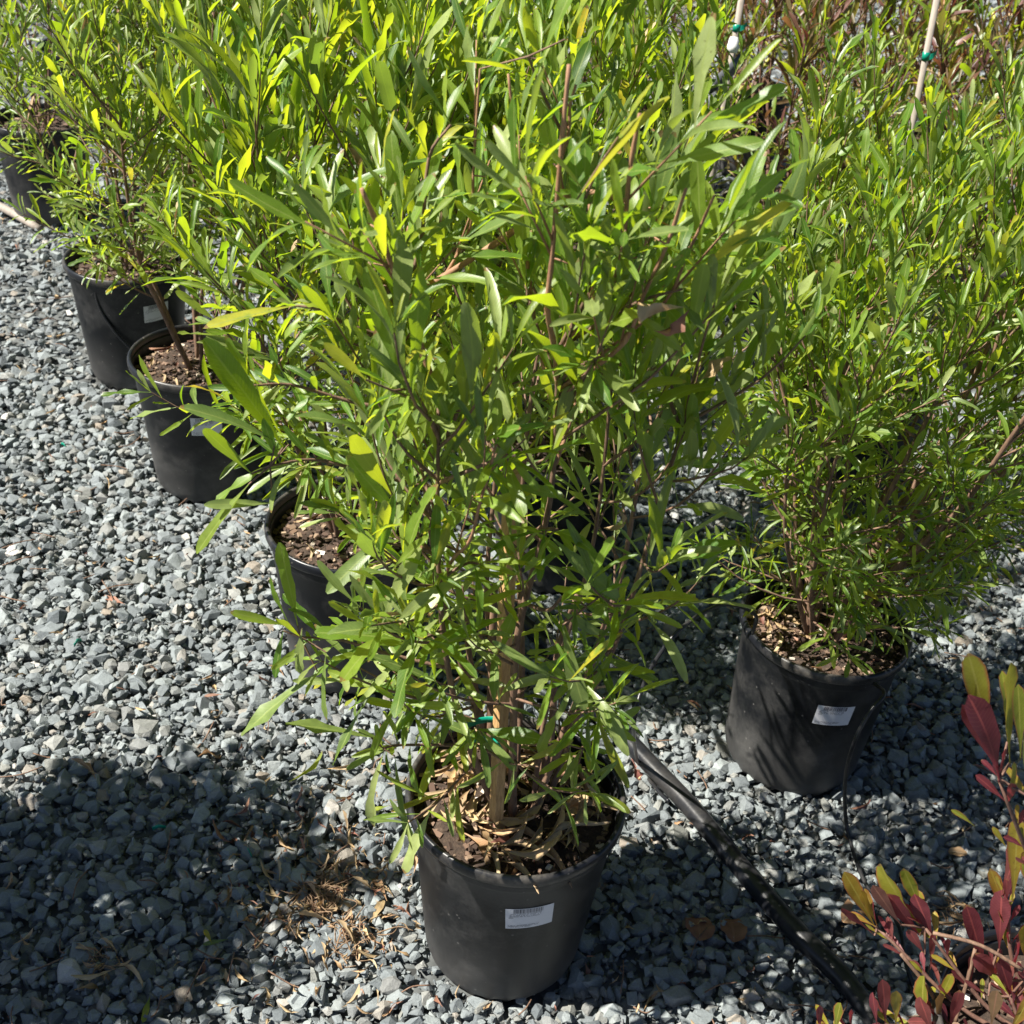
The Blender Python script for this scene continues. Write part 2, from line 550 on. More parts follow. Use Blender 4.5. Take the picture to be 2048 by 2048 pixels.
SHAPES = [
    leaf_shape(.155, .10, .20, 0, .15, seed=1),
    leaf_shape(.140, .28, .28, .3, .25, side=.1, seed=2),
    leaf_shape(.170, .05, .12, -.4, .30, side=-.1, seed=3),
    leaf_shape(.130, .45, .35, .2, .15, seed=4),
    leaf_shape(.150, -.12, .22, .7, .25, side=.15, seed=5),
    leaf_shape(.180, .20, .10, -.2, .40, seed=6),
    leaf_shape(.120, .15, .50, .5, .20, side=-.2, seed=7),
    leaf_shape(.160, .60, .20, -.5, .30, seed=8),
]
SHAPES_LO = [(V.reshape(9, 3, 3)[[0, 2, 4, 6, 8]].reshape(-1, 3), np.array([(i * 3 + k, i * 3 + k + 1, i * 3 + k + 4, i * 3 + k + 3) for i in range(4) for k in (0, 1)]), UV.reshape(9, 3, 2)[[0, 2, 4, 6, 8]].reshape(-1, 2)) for V, F, UV in SHAPES]
S_SPAT = [leaf_shape(.215, .10, .12, 0, .12, prof=SPAT, seed=11), leaf_shape(.24, .22, .2, .3, .2, prof=SPAT, seed=12), leaf_shape(.20, -.1, .1, -.3, .2, prof=SPAT, seed=13)]
S_DRY = [leaf_shape(.15, .5, .8, 1.4, .6, side=.5, seed=21, curl=.3), leaf_shape(.13, -.4, .9, -1.8, .5, side=-.6, seed=22), leaf_shape(.17, .8, .6, .8, .7, side=.2, seed=23, curl=.5), leaf_shape(.12, .2, 1.0, 2.4, .4, side=.9, seed=24)]
S_ROUND = [leaf_shape(.85, .25, .12, .2, .16, prof=[.1, .5, .85, .98, 1, .96, .82, .55, .2], seed=31)]
_mesh_cache = {}
def leaf_mesh(shape_set, idx, mat):
    key = (id(shape_set), idx, mat.name)
    if key not in _mesh_cache:
        V, F, UV = shape_set[idx]
        _mesh_cache[key] = np_mesh("leaf", V, F, mat, uv=UV[F.ravel()])
    return _mesh_cache[key]

def frame(d, n_hint, L, wscale=1.0):
    """3x3 with columns x,y,z: y along d (length L)"""
    y = d.normalized()
    z = n_hint - y * n_hint.dot(y)
    if z.length < 1e-4: z = y.orthogonal()
    z.normalize()
    x = y.cross(z)
    return Matrix((x * L * wscale, y * L, z * L)).transposed()

# ------------------------------------------------------------------ camera visibility buffer (for choosing which leaves become parts)
def project(P):
    d = np.asarray(P) - np.array([0, 0, CAM_Z])
    z = d @ np.array(fwd)
    z = np.where(np.abs(z) < 1e-6, 1e-6, z)
    return np.stack([.5 + FPX * (d @ np.array(right)) / z, .5 - FPX * (d @ np.array(upv)) / z, z], -1)

# ------------------------------------------------------------------ shrub generator (plain data first, objects later)
class Plant: pass
def rnd_dir(rng):
    while True:
        v = Vector((rng.uniform(-1, 1), rng.uniform(-1, 1), rng.uniform(-1, 1)))
        if 0.1 < v.length < 1: return v.normalized()

def grow(base, seed, height=0.95, radius=0.34, z0=0.27, n_stems=8, twigs=12, leaf_len=(.05, .10), spacing=.015, wid=1.0,
         shapes=SHAPES, mats=(M_LEAF,), weights=(1,), lean=(0, 0), low=0.10, erect=0.6, stem_r=.0055, droop=0.25, keep=1.0, fill=1.0, base_w=.75, clear=0.0, thin=None, vert=.85):
    """stems fan out of the pot, twigs leave them all the way up, leaves spiral round the twigs"""
    rng = random.Random(seed)
    P = Plant()
    P.base = Vector(base); P.stems = []; P.leaves = []
    golden = 2.39996
    def put_leaf(p, axis, phase, L, up_bias, zrel):
        a = axis.normalized()
        o = a.orthogonal().normalized()
        o = Quaternion(a, phase) @ o
        up_bias = up_bias * (1 + 1.1 * max(0, zrel - .35))
        d = (a * rng.uniform(.55, 1.0) * up_bias + o * rng.uniform(.5, 1.0) + Vector((0, 0, 1)) * (0.30 * up_bias) - Vector((0, 0, 1)) * droop * (1 - zrel) * rng.uniform(.2, 1.4))
        w = max(0, min(1, (zrel - .28) / .35)) * vert
        d = (d + rnd_dir(rng) * .22).normalized().lerp((Vector((0, 0, 1)) + o * .34 + rnd_dir(rng) * .22).normalized(), w)
        d.normalize()
        nh = Vector((0, 0, 1)) * (1 - .7 * w) + (a - o) * .5 + rnd_dir(rng) * (.55 + .35 * w)
        mi = rng.choices(range(len(mats)), weights)[0]
        si = rng.randrange(len(shapes))
        ws = wid * rng.uniform(.66, 1.04)
        L *= 1.08
        P.leaves.append((p.copy(), frame(d, nh, L, ws), si, mi, L))
    for s in range(n_stems):
        az = golden * s + rng.uniform(-.3, .3)
        rad = radius * math.sqrt((s + .35) / n_stems) * rng.uniform(.55, .95)
        h = height * rng.uniform(.78, 1.0) * (1 - .22 * (rad / radius) ** 2)
        p0 = Vector((math.cos(az) * .022, math.sin(az) * .022, z0 - .01))
        top = Vector((math.cos(az) * rad + lean[0], math.sin(az) * rad + lean[1], z0 + h * .86))
        mid = p0.lerp(top, .5) + Vector((math.cos(az), math.sin(az), 0)) * radius * .10 + rnd_dir(rng) * .02
        q1 = p0.lerp(mid, .5) + rnd_dir(rng) * .012
        q2 = mid.lerp(top, .5) + rnd_dir(rng) * .015
        pts = catmull([p0, q1, mid, q2, top], 4)
        n = len(pts)
        r0 = stem_r * rng.uniform(.7, 1.25)
        mesh = Mesh()
        mesh.tube(pts, [r0 * (1 - .72 * i / (n - 1)) for i in range(n)], 6)
        sd = (pts[-1] - pts[-3]).normalized()
        k = 0
        # leaves along the leader's top
        Lg = 0
        for j in range(int(16 * fill)):
            p = pts[-1] - sd * (j * .008)
            put_leaf(p, sd, j * golden, rng.uniform(*leaf_len) * (.65 + .35 * min(1, j / 5)), 1.35, 1)
        for t in range(twigs):
            f = low + (1 - low) * ((t + rng.uniform(0, .8)) / twigs)
            f = min(f, .985)
            fi = f * (n - 1); i0 = int(fi)
            p = pts[i0].lerp(pts[min(i0 + 1, n - 1)], fi - i0)
            zrel = max(0, min(1, (p.z - z0) / height))
            taz = az + rng.uniform(-1.7, 1.7) if rng.random() < .75 else rng.uniform(0, 6.283)
            out = Vector((math.cos(taz), math.sin(taz), 0))
            if zrel < clear and out.y < .25: continue
            if thin and zrel < thin[1] and out.x * thin[0] > .15 and rng.random() < thin[2]: continue
            el = min(1.35, .05 + erect * 1.25 * zrel + rng.uniform(-.15, .3))
            d = (out * math.cos(el) + Vector((0, 0, 1)) * math.sin(el) + rnd_dir(rng) * .15).normalized()
            env = radius * (base_w + (1.2 - base_w) * math.sin(math.pi * min(1, zrel * .78 + .04)))
            room = max(.04, env - math.hypot(p.x - lean[0] * zrel, p.y - lean[1] * zrel) * .85)
            TL = min(rng.uniform(.10, .24), room) * (1 if zrel > .1 else .9)
            tp = [p.copy()]
            dd = d.copy()
            seg = 5
            for q in range(seg):
                dd = (dd + Vector((0, 0, 1)) * (.16 + .1 * zrel - .10 * (1 - zrel)) + rnd_dir(rng) * .13).normalized()
                tp.append(tp[-1] + dd * (TL / seg))
            mesh.tube(tp, [.0021 * (1 - .6 * i / seg) for i in range(seg + 1)], 4, cap=False)
            m = max(4, int(TL / spacing * fill))
            ph = rng.uniform(0, 6.28)
            for j in range(m):
                g = .12 + .88 * (j + .5) / m
                gi = g * seg; g0 = min(int(gi), seg - 1)
                lp = tp[g0].lerp(tp[g0 + 1], gi - g0)
                ax = tp[g0 + 1] - tp[g0]
                L = rng.uniform(*leaf_len) * (.62 + .38 * math.sin(math.pi * min(1, g * .85 + .1))) * (0.70 + .60 * zrel)
                put_leaf(lp, ax, ph + j * golden, L, .55 + .75 * zrel, zrel)
            for j in range(3):
                put_leaf(tp[-1], dd, ph + j * 2.1, rng.uniform(*leaf_len) * .6, 1.3, zrel)
        P.stems.append(mesh)
    if keep < 1:
        P.leaves = [l for l in P.leaves if rng.random() < keep]
    P.mats = mats; P.shapes = shapes
    return P

PLANTS = []
def build_foliage(plants, zbuf):
    for P in plants:
        root = P.root
        for mesh in P.stems:
            mesh.build("branch", P.bark, root)
        L = P.leaves
        if not L: continue
        pos = np.array([l[0] for l in L])
        mats3 = np.array([l[1] for l in L])          # n,3,3
        si = np.array([l[2] for l in L]); mi = np.array([l[3] for l in L]); ln = np.array([l[4] for l in L])
        wpos = pos + np.array(P.base)
        tip = wpos + mats3[:, :, 1]
        mid = wpos + mats3[:, :, 1] * .55
        s0, s1, s2 = project(wpos), project(tip), project(mid)
        size = np.hypot(s0[:, 0] - s1[:, 0], s0[:, 1] - s1[:, 1]) * 2048
        vis = np.zeros(len(L))
        for s in (s1, s2):
            cx = np.floor(s[:, 0] * GRID).astype(int); cy = np.floor(s[:, 1] * GRID).astype(int)
            ok = (cx >= 0) & (cy >= 0) & (cx < GRID) & (cy < GRID) & (s[:, 2] > .2)
            cx = np.clip(cx, 0, GRID - 1); cy = np.clip(cy, 0, GRID - 1)
            vis += ok * np.clip(1.2 - (s[:, 2] - zbuf[cy, cx]) / .10, 0, 1)
        score = vis * (size + 5)
        order = np.argsort(-score)
        pick = order[:300]
        pick = pick[(score[pick] > 0) & (size[pick] > 9)]
        sel = np.zeros(len(L), bool); sel[pick] = True
        for i in pick:
            me = leaf_mesh(P.shapes, int(si[i]), P.mats[int(mi[i])])
            o = bpy.data.objects.new("leaf", me)
            C.objects.link(o)
            o.parent = root
            m4 = L[i][1].to_4x4(); m4.translation = L[i][0]
            o.matrix_basis = m4
        VV = []; FF = []; UU = []; MI = []; off = 0
        for k in range(len(P.shapes)):
            idx = np.where((si == k) & ~sel)[0]
            if not len(idx): continue
            V, F, UV = P.shapes[k]
            W = np.einsum('nij,vj->nvi', mats3[idx], V) + pos[idx][:, None, :]
            VV.append(W.reshape(-1, 3))
            Fi = (F[None] + (np.arange(len(idx)) * len(V))[:, None, None]).reshape(-1, 4) + off
            off += len(idx) * len(V)
            FF.append(Fi)
            UU.append(np.tile(UV[F.ravel()], (len(idx), 1)))
            MI.append(np.repeat(mi[idx], len(F)))
        if VV:
            me = np_mesh("foliage", np.concatenate(VV), np.concatenate(FF), list(P.mats), uv=np.concatenate(UU), mi=np.concatenate(MI))
            o = link(bpy.data.objects.new("foliage", me), root)
            o["kind"] = "stuff"

GRID = 150
def make_zbuf(plants):
    zb = np.full((GRID, GRID), 1e9)
    for P in plants:
        pos = np.array([l[0] for l in P.leaves]) + np.array(P.base)
        ax = np.array([l[1] for l in P.leaves])[:, :, 1]
        for t in (.3, .55, .8, 1):
            s = project(pos + ax * t)
            cx = np.floor(s[:, 0] * GRID).astype(int); cy = np.floor(s[:, 1] * GRID).astype(int)
            ok = (cx >= 0) & (cy >= 0) & (cx < GRID) & (cy < GRID) & (s[:, 2] > .2)
            np.minimum.at(zb, (cy[ok], cx[ok]), s[ok, 2])
    return zb

# ------------------------------------------------------------------ pots
POT_H = 0.308
def lathe(profile, seg=72, zfun=None):
    V = []; n = len(profile)
    for i, (r, z) in enumerate(profile):
        for k in range(seg):
            a = 2 * math.pi * k / seg
            zz = z + (zfun(i, k) if zfun else 0)
            V.append((r * math.cos(a), r * math.sin(a), zz))
    F = []
    for i in range(n - 1):
        for k in range(seg):
            k2 = (k + 1) % seg
            F.append((i * seg + k, i * seg + k2, (i + 1) * seg + k2, (i + 1) * seg + k))
    return V, F

def wall_r(z):
    # outer wall radius at height z
    return .1105 + (.1345 - .1105) * max(0, (z - .03)) / (.272 - .03)

BODY = [(.0, .010), (.080, .010), (.0925, .004), (.0945, .001), (.0985, .0), (.1015, .006), (.1065, .016), (.1105, .030),
        (.1170, .095), (.1240, .165), (.1300, .228), (.1345, .268), (.1362, .2715), (.1372, .275), (.1385, .290), (.1390, .2925),
        (.1360, .2930), (.1345, .290), (.1330, .268), (.1285, .228), (.1225, .165), (.118, .12)]
RIM = [(.1372, .2925), (.1400, .2900), (.1438, .2905), (.1452, .2945), (.1455, .3000), (.1450, .3045), (.1432, .3075), (.1405, .3082),
       (.1380, .3065), (.1368, .3030), (.1360, .2955)]
def scallop(i, k):
    if i in (3, 4): return .0075 if (k % 4) in (0, 1) else 0
    if i == 5: return .003 if (k % 4) in (0, 1) else 0
    return 0
V, F = lathe(BODY, 96, scallop)
POT_ME = np_mesh("pot", V, F, M_POT)
# a straighter walled pot of the same make (the right hand one)
V2, F2 = lathe([(r + (.011 * (1 - z / .27) if (r > .09 and z < .27 and i < 13) else 0), z) for i, (r, z) in enumerate(BODY)], 96, scallop)
POT_ME_WIDE = np_mesh("pot", V2, F2, M_POT)
V, F = lathe(RIM, 96)
RIM_ME = np_mesh("rim", V, F, M_RIM)

def soil_part(root, rng, z=.272, chips=420, name="soil"):
    n_r, seg = 14, 48
    V = [(0, 0, z + .012)]; F = []
    for i in range(1, n_r + 1):
        r = .1325 * i / n_r
        for k in range(seg):
            a = 2 * math.pi * k / seg
            h = .012 * (1 - (r / .1325) ** 2) + (rng.uniform(-.004, .004) if i < n_r else -.004)
            V.append((r * math.cos(a), r * math.sin(a), z + h))
    for i in range(1, n_r):
        for k in range(seg):
            k2 = (k + 1) % seg
            F.append((1 + (i - 1) * seg + k, 1 + i * seg + k, 1 + i * seg + k2, 1 + (i - 1) * seg + k2))
    for k in range(seg):
        F.append((0, 1 + k, 1 + (k + 1) % seg, 0)[:3])
    me = bpy.data.meshes.new(name)
    me.from_pydata(V, [], F)
    me.materials.append(M_SOIL)
    me.polygons.foreach_set("use_smooth", [True] * len(me.polygons))
    o = link(bpy.data.objects.new(name, me), root)
    mm = Mesh()
    for _ in range(chips):
        r = .130 * math.sqrt(rng.random()); a = rng.uniform(0, 6.283)
        s = rng.uniform(.3, 1.0) ** 1.5
        q = Matrix.Rotation(rng.uniform(0, 6.28), 3, 'Z') @ Matrix.Rotation(rng.uniform(-.6, .6), 3, 'X')
        mm.box((r * math.cos(a), r * math.sin(a), z + .012 * (1 - (r / .1325) ** 2) + rng.uniform(-.001, .005)),
               (.014 * s * rng.uniform(.4, 1.3), .007 * s + .001, .0035 * s + .001), q)
    c = mm.build("bark_chips", M_CHIP, o, smooth=False)
    c["kind"] = "stuff"
    return o

def sticker(root, ang, z=.19, w=.060, h=.043, rot=0.0, seed=1, base=0):
    """curved paper sticker following the wall, printed bars and rows of tiny type"""
    rng = random.Random(seed)
    def P(u, v, off):
        cu, sn = math.cos(rot), math.sin(rot)
        uu = u * cu - v * sn; vv = u * sn + v * cu
        zz = z + vv
        r = wall_r(zz) + base * (1 - zz / .27) + off
        a = ang + uu / .125
        return (r * math.cos(a), r * math.sin(a), zz)
    V = []; F = []
    nu, nv = 12, 4
    for j in range(nv + 1):
        for i in range(nu + 1):
            V.append(P((i / nu - .5) * w, (j / nv - .5) * h, .0007))
    for j in range(nv):
        for i in range(nu):
            a = j * (nu + 1) + i
            F.append((a, a + 1, a + nu + 2, a + nu + 1))
    me = np_mesh("price_sticker", V, F, M_PAPER)
    o = link(bpy.data.objects.new("price_sticker", me), root)
    V = []; F = []
    def quad(u0, u1, v0, v1):
        b = len(V)
        for (u, v) in ((u0, v0), (u1, v0), (u1, v1), (u0, v1)):
            V.append(P(u, v, .0010))
        F.append((b, b + 1, b + 2, b + 3))
    u = -.5 * w + .010
    while u < .5 * w - .014:
        b = rng.choice((.0004, .0004, .0008, .0012))
        quad(u, u + b, .5 * h - .0095, .5 * h - .0008)
        u += b + rng.choice((.0004, .0005, .0010))
    def row(v, u0, u1, hh=.0012):
        u = u0
        while u < u1:
            ww = rng.uniform(.0006, .0012)
            if rng.random() > .16: quad(u, u + ww, v, v + hh * rng.choice((.7, 1, 1)))
            u += ww + .0003
    row(.5 * h - .0115, -.5 * w + .006, .5 * w - .016, .001)
    row(.5 * h - .0145, -.5 * w + .004, .5 * w - .016)
    row(.5 * h - .0170, -.5 * w + .004, -.5 * w + .024)
    row(.5 * h - .0175, -.5 * w + .026, .5 * w - .018, .001)
    row(.5 * h - .0200, -.5 * w + .004, -.5 * w + .010, .0013)
    row(-.5 * h + .0070, -.5 * w + .003, .5 * w - .018, .0009)
    row(-.5 * h + .0050, -.5 * w + .003, .5 * w - .020, .0009)
    row(-.5 * h + .0030, -.5 * w + .003, -.5 * w + .030, .0009)
    me = np_mesh("printed_text", V, F, M_INK)
    link(bpy.data.objects.new("printed_text", me), o)
    return o

def pot_parts(root, seed, lean=0, sticker_ang=None, chips=420, wide=False, **kw):
    rng = random.Random(seed)
    body = link(bpy.data.objects.new("pot", POT_ME_WIDE if wide else POT_ME), root)
    link(bpy.data.objects.new("rim", RIM_ME), body)
    body.rotation_euler.z = rng.uniform(0, 6.28)
    soil_part(root, rng, chips=chips)
    if sticker_ang is not None:
        sticker(root, R(sticker_ang), seed=seed, base=.011 if wide else 0, **kw)

def potted(loc, label, seed, pot=True, tilt=None, sticker_ang=None, chips=420, bark=None, wide=False, group="potted shrubs standing in rows on the gravel", cat="potted shrub", name="potted_shrub", stk={}, **kw):
    root = empty(name, (loc[0], loc[1], .007), label, cat, group)
    if tilt: root.rotation_euler = tilt
    pot_parts(root, seed, sticker_ang=sticker_ang, chips=chips, wide=wide, **stk)
    P = grow(loc, seed, **kw)
    P.root = root
    P.bark = bark or M_BARK
    PLANTS.append(P)
    return root, P

# ------------------------------------------------------------------ the ground
g = Mesh()
g.add([(-60, -40, 0), (60, -40, 0), (60, 80, 0), (-60, 80, 0)], [(0, 1, 2, 3)])
gravel = g.build("ground", ground_material(), None, False)
tag(gravel, "grey crushed stone ground under all the pots", None, None, "structure")

POTS = {}   # name -> (x, y)
A = (.037, 1.189, 0); E_ = (-.270, 1.777, 0); B_ = (-.667, 2.333, 0); C_ = (-.955, 2.787, 0); G_ = (-1.50, 3.74, 0)
D_ = (.512, 1.632, 0); F_ = (.085, 2.12, 0)
RED = None
rim_red = ground(2010, 1950, .305)
R_ = (rim_red.x, rim_red.y, 0)
H1 = (-.31, 2.72, 0); H2 = (-.66, 3.32, 0); H3 = (-1.05, 3.95, 0)
K1 = (1.27, 2.20, 0); K2 = (.72, 2.42, 0); K3 = (.02, 3.15, 0); K4 = (-.20, 3.75, 0)
Q1 = (.66, 3.55, 0); Q2 = (1.22, 3.30, 0); Q3 = (1.80, 3.05, 0); Q4 = (1.35, 4.35, 0); Q5 = (.35, 4.35, 0); Q6 = (2.15, 4.20, 0)
N1 = (-1.65, 4.55, 0)
S1 = (-1.22, 1.07, 0)
ALLPOTS = [A, E_, B_, C_, G_, D_, F_, R_, H1, H2, H3, K1, K2, K3, K4, Q1, Q2, Q3, Q4, Q5, Q6, N1, S1]

def rock_variants(n, npts, seed):
    out = []
    rng = random.Random(seed)
    for _ in range(n):
        bm = bmesh.new()
        ax = (1, rng.uniform(.65, .95), rng.uniform(.45, .75))
        for _ in range(npts):
            d = rnd_dir(rng)
            p = max(abs(d.x), abs(d.y), abs(d.z))
            k = (1 / p) ** .45 * rng.uniform(.82, 1.0)
            bm.verts.new((d.x * ax[0] * k * .5, d.y * ax[1] * k * .5, d.z * ax[2] * k * .5))
        res = bmesh.ops.convex_hull(bm, input=bm.verts)
        bmesh.ops.delete(bm, geom=[v for v in bm.verts if not v.link_faces], context='VERTS')
        bmesh.ops.triangulate(bm, faces=bm.faces)
        bm.verts.ensure_lookup_table()
        bm.verts.index_update()
        V = np.array([v.co[:] for v in bm.verts]); F = np.array([[v.index for v in f.verts] for f in bm.faces])
        bm.free()
        out.append((V, F))
    return out

def rand_rot(n, rng, tiltmax):
    a = rng.uniform(0, 2 * np.pi, n); t = rng.normal(0, tiltmax, n); b = rng.uniform(0, 2 * np.pi, n)
    def rz(a):
        z = np.zeros((len(a), 3, 3)); c, s = np.cos(a), np.sin(a)
        z[:, 0, 0] = c; z[:, 0, 1] = -s; z[:, 1, 0] = s; z[:, 1, 1] = c; z[:, 2, 2] = 1
        return z
    def rx(a):
        z = np.zeros((len(a), 3, 3)); c, s = np.cos(a), np.sin(a)
        z[:, 1, 1] = c; z[:, 1, 2] = -s; z[:, 2, 1] = s; z[:, 2, 2] = c; z[:, 0, 0] = 1
        return z
    return rz(b) @ rx(t) @ rz(a)

def in_region(x, y, m=0.0):
    return (x > -.46 - .40 * y - m) & (x < .62 + .33 * y + m)

def gravel_field():
    rng = np.random.default_rng(5)
    hi = rock_variants(16, 16, 3); lo = rock_variants(10, 9, 4); mini = rock_variants(6, 7, 6)
    bands = [(.72, 2.7, .0185, .0220, .0242, hi), (2.7, 4.6, .0250, .030, .0275, lo), (4.6, 9.2, .058, None, .06, lo), (.75, 2.2, .0165, None, .0100, mini)]
    near = []
    objs = []
    for bi, (y0, y1, s1, s2, size, var) in enumerate(bands):
        P = []; S = []
        for layer, sp in enumerate((s1, s2)):
            if sp is None: continue
            xs = np.arange(-4.4, 4.0, sp); ys = np.arange(y0, y1, sp * .87)
            X, Y = np.meshgrid(xs, ys)
            X = X + (np.arange(len(ys)) % 2)[:, None] * sp / 2
            X = X + rng.uniform(-.42, .42, X.shape) * sp; Y = Y + rng.uniform(-.42, .42, Y.shape) * sp
            X = X.ravel(); Y = Y.ravel()
            ok = in_region(X, Y, .12)
            for p in ALLPOTS:
                ok &= np.hypot(X - p[0], Y - p[1]) > .101
            if bi == 1 and layer == 1: ok &= X < -.25 * Y + .1
            X = X[ok]; Y = Y[ok]
            n = len(X)
            sz = size * np.clip(rng.lognormal(-.10, .40, n), .38, 1.9)
            undul = .004 * np.sin(X * 9 + 1) * np.cos(Y * 7) + .003 * np.sin(X * 23 + Y * 17)
            Z = undul + (.002 if layer == 0 else .0150 * size / .0235) + (.012 if bi == 3 else 0) + rng.uniform(-.003, .004, n) - (sz - size) * .15
            for p in ALLPOTS[:8]:
                Z = Z - .006 * np.clip(1 - (np.hypot(X - p[0], Y - p[1]) - .105) / .05, 0, 1)
            P.append(np.stack([X, Y, Z], -1)); S.append(sz)
        P = np.concatenate(P); S = np.concatenate(S)
        n = len(P)
        Rm = rand_rot(n, rng, .45)
        Rm = Rm * (S[:, None, None] * rng.uniform(.85, 1.2, (n, 1, 3)))
        vi = rng.integers(0, len(var), n)
        sel = np.zeros(n, bool)
        if bi == 0:
            s = project(P)
            inside = (s[:, 0] > .005) & (s[:, 0] < .995) & (s[:, 1] > .005) & (s[:, 1] < .998) & (P[:, 2] > .006)
            score = np.where(inside, S / s[:, 2], 0)
            sel[np.argsort(-score)[:300]] = True
            mes = [np_mesh("stone", V, F, M_STONE, smooth=False) for V, F in var]
            for i in np.where(sel)[0]:
                o = bpy.data.objects.new("stone", mes[vi[i]])
                C.objects.link(o)
                o.parent = gravel
                m = Matrix(Rm[i].tolist()).to_4x4(); m.translation = P[i].tolist()
                o.matrix_basis = m
        VV = []; FF = []; off = 0
        for k, (V, F) in enumerate(var):
            idx = np.where((vi == k) & ~sel)[0]
            W = np.einsum('nij,vj->nvi', Rm[idx], V) + P[idx][:, None, :]
            VV.append(W.reshape(-1, 3))
            FF.append((F[None] + (np.arange(len(idx)) * len(V))[:, None, None]).reshape(-1, 3) + off)
            off += len(idx) * len(V)
        me = np_mesh("gravel", np.concatenate(VV), np.concatenate(FF), M_STONE, smooth=False)
        o = link(bpy.data.objects.new("gravel", me), gravel)
        o["kind"] = "stuff"
gravel_field()

# ------------------------------------------------------------------ the potted shrubs
GREEN = (M_LEAF, M_LEAF_PALE_GLARE, M_LEAF_YEL, M_LEAF_DRY)
rootA, PA = potted(A, "nearest green shrub, with a wooden stake and bare cut stems standing out of its crown", 11, sticker_ang=-77, stk=dict(rot=.06, z=.215),
    chips=520, height=.95, radius=.29, n_stems=8, twigs=20, clear=.14, base_w=.5, thin=(1, .60, .75), leaf_len=(.050, .108), spacing=.0148, wid=.98, mats=GREEN, weights=(48, 46, 5, .8), low=.08, erect=.7, droop=.9, lean=(.0, 0))
rootE, PE = potted(E_, "green shrub whose pot is half hidden behind the left side of the staked front shrub", 12, sticker_ang=-62,
    chips=700, height=.98, radius=.34, n_stems=9, twigs=20, base_w=.5, leaf_len=(.055, .125), spacing=.0140, wid=.9, mats=GREEN, weights=(70, 27, 2, .5), low=.2, erect=.9, droop=.3, lean=(.03, .0))
rootB, PB = potted(B_, "green shrub whose open pot shows brown soil, third pot along the left edge row", 13, sticker_ang=-73, stk=dict(z=.208),
    chips=700, height=.95, radius=.34, n_stems=8, twigs=20, leaf_len=(.045, .09), spacing=.0120, wid=.92, mats=GREEN, weights=(50, 46, 2, .5), low=.32, erect=.8, droop=.3, lean=(.05, .05))
rootC, PC = potted(C_, "pale green shrub in the pot with a thin black tube hanging down its side", 14, sticker_ang=-46, stk=dict(z=.215),
    chips=450, thin=(-1, .45, .6), height=.95, radius=.36, n_stems=8, twigs=20, leaf_len=(.040, .085), spacing=.0110, wid=.95, mats=GREEN, weights=(25, 70, 2, 1), low=.18, erect=.6, droop=.6)
rootG, PG = potted(G_, "pale green shrub farthest along the left row, beside the cane on the gravel", 15,
    chips=250, height=.95, radius=.33, clear=.30, base_w=.5, n_stems=7, twigs=15, leaf_len=(.040, .085), spacing=.014, shapes=SHAPES_LO, mats=GREEN, weights=(35, 60, 2, 1), low=.36, erect=.6, droop=.4)
rootD, PD = potted(D_, "dense fine-leaved green shrub in the right hand pot striped with leaf shadows", 16, sticker_ang=-84, wide=True, tilt=(0, R(1.2), 0), stk=dict(z=.212, rot=-.03),
    chips=900, height=.98, radius=.42, clear=.06, base_w=.62, thin=(-1, .40, .5), n_stems=15, twigs=25, leaf_len=(.042, .092), spacing=.0112, wid=.90, mats=(M_LEAF, M_LEAF_PALE_GLARE, M_LEAF_YEL, M_LEAF_DRY), weights=(75, 23, 1, .5), low=.05, erect=.95, droop=.35, stem_r=.006, lean=(.07, 0))
rootD.scale = (.95, .95, .95)
rootF, PF = potted(F_, "green shrub in a dark shaded pot between the front shrub and the right hand pot", 17,
    chips=250, height=.98, radius=.34, n_stems=9, twigs=20, leaf_len=(.05, .10), spacing=.0125, wid=.9, mats=GREEN, weights=(80, 18, 2, .5), low=.12, erect=.9, droop=.3, lean=(-.08, 0))
# rows behind: their crowns close the top of the picture
potted(H1, "tall green shrub of the second row, up and left of the front shrub's cut stems", 18, chips=0, height=1.0, radius=.38, n_stems=8, twigs=16, leaf_len=(.055, .120), spacing=.0150, wid=.9, shapes=SHAPES_LO, mats=GREEN, weights=(80, 18, 2, 0.3), low=.25, erect=.95)
potted(H2, "green shrub of the second row behind the shrub with the hanging tube", 19, chips=0, height=1.0, radius=.40, n_stems=8, twigs=16, leaf_len=(.05, .09), spacing=.0150, shapes=SHAPES_LO, mats=GREEN, weights=(60, 36, 2, 0.3), low=.2)
potted(H3, "green shrub at the top left, just behind the farthest pot of the left row", 20, chips=0, height=1.0, radius=.40, n_stems=7, twigs=15, leaf_len=(.05, .095), spacing=.016, shapes=SHAPES_LO, mats=GREEN, weights=(50, 46, 2, 0.3), low=.15)
potted(K1, "green shrub at the right edge, behind and right of the dense right hand shrub", 21, chips=0, height=.74, radius=.42, n_stems=9, twigs=16, leaf_len=(.04, .08), spacing=.0145, shapes=SHAPES_LO, mats=GREEN, weights=(70, 26, 2, .5), low=.06, erect=.8, droop=.6)
potted(K2, "yellowish green shrub tied to a pale pole just behind the dense right hand shrub", 22, chips=0, height=.70, radius=.40, n_stems=8, twigs=16, leaf_len=(.05, .08), spacing=.0145, shapes=SHAPES_LO, mats=GREEN, weights=(60, 20, 18, 1), low=.2, erect=.9)
potted(K3, "green shrub behind the shaded pot's shrub, at the top centre", 23, chips=0, height=.95, radius=.38, n_stems=8, twigs=16, leaf_len=(.055, .09), spacing=.0150, shapes=SHAPES_LO, mats=GREEN, weights=(80, 18, 2, .3), low=.2, erect=.95)
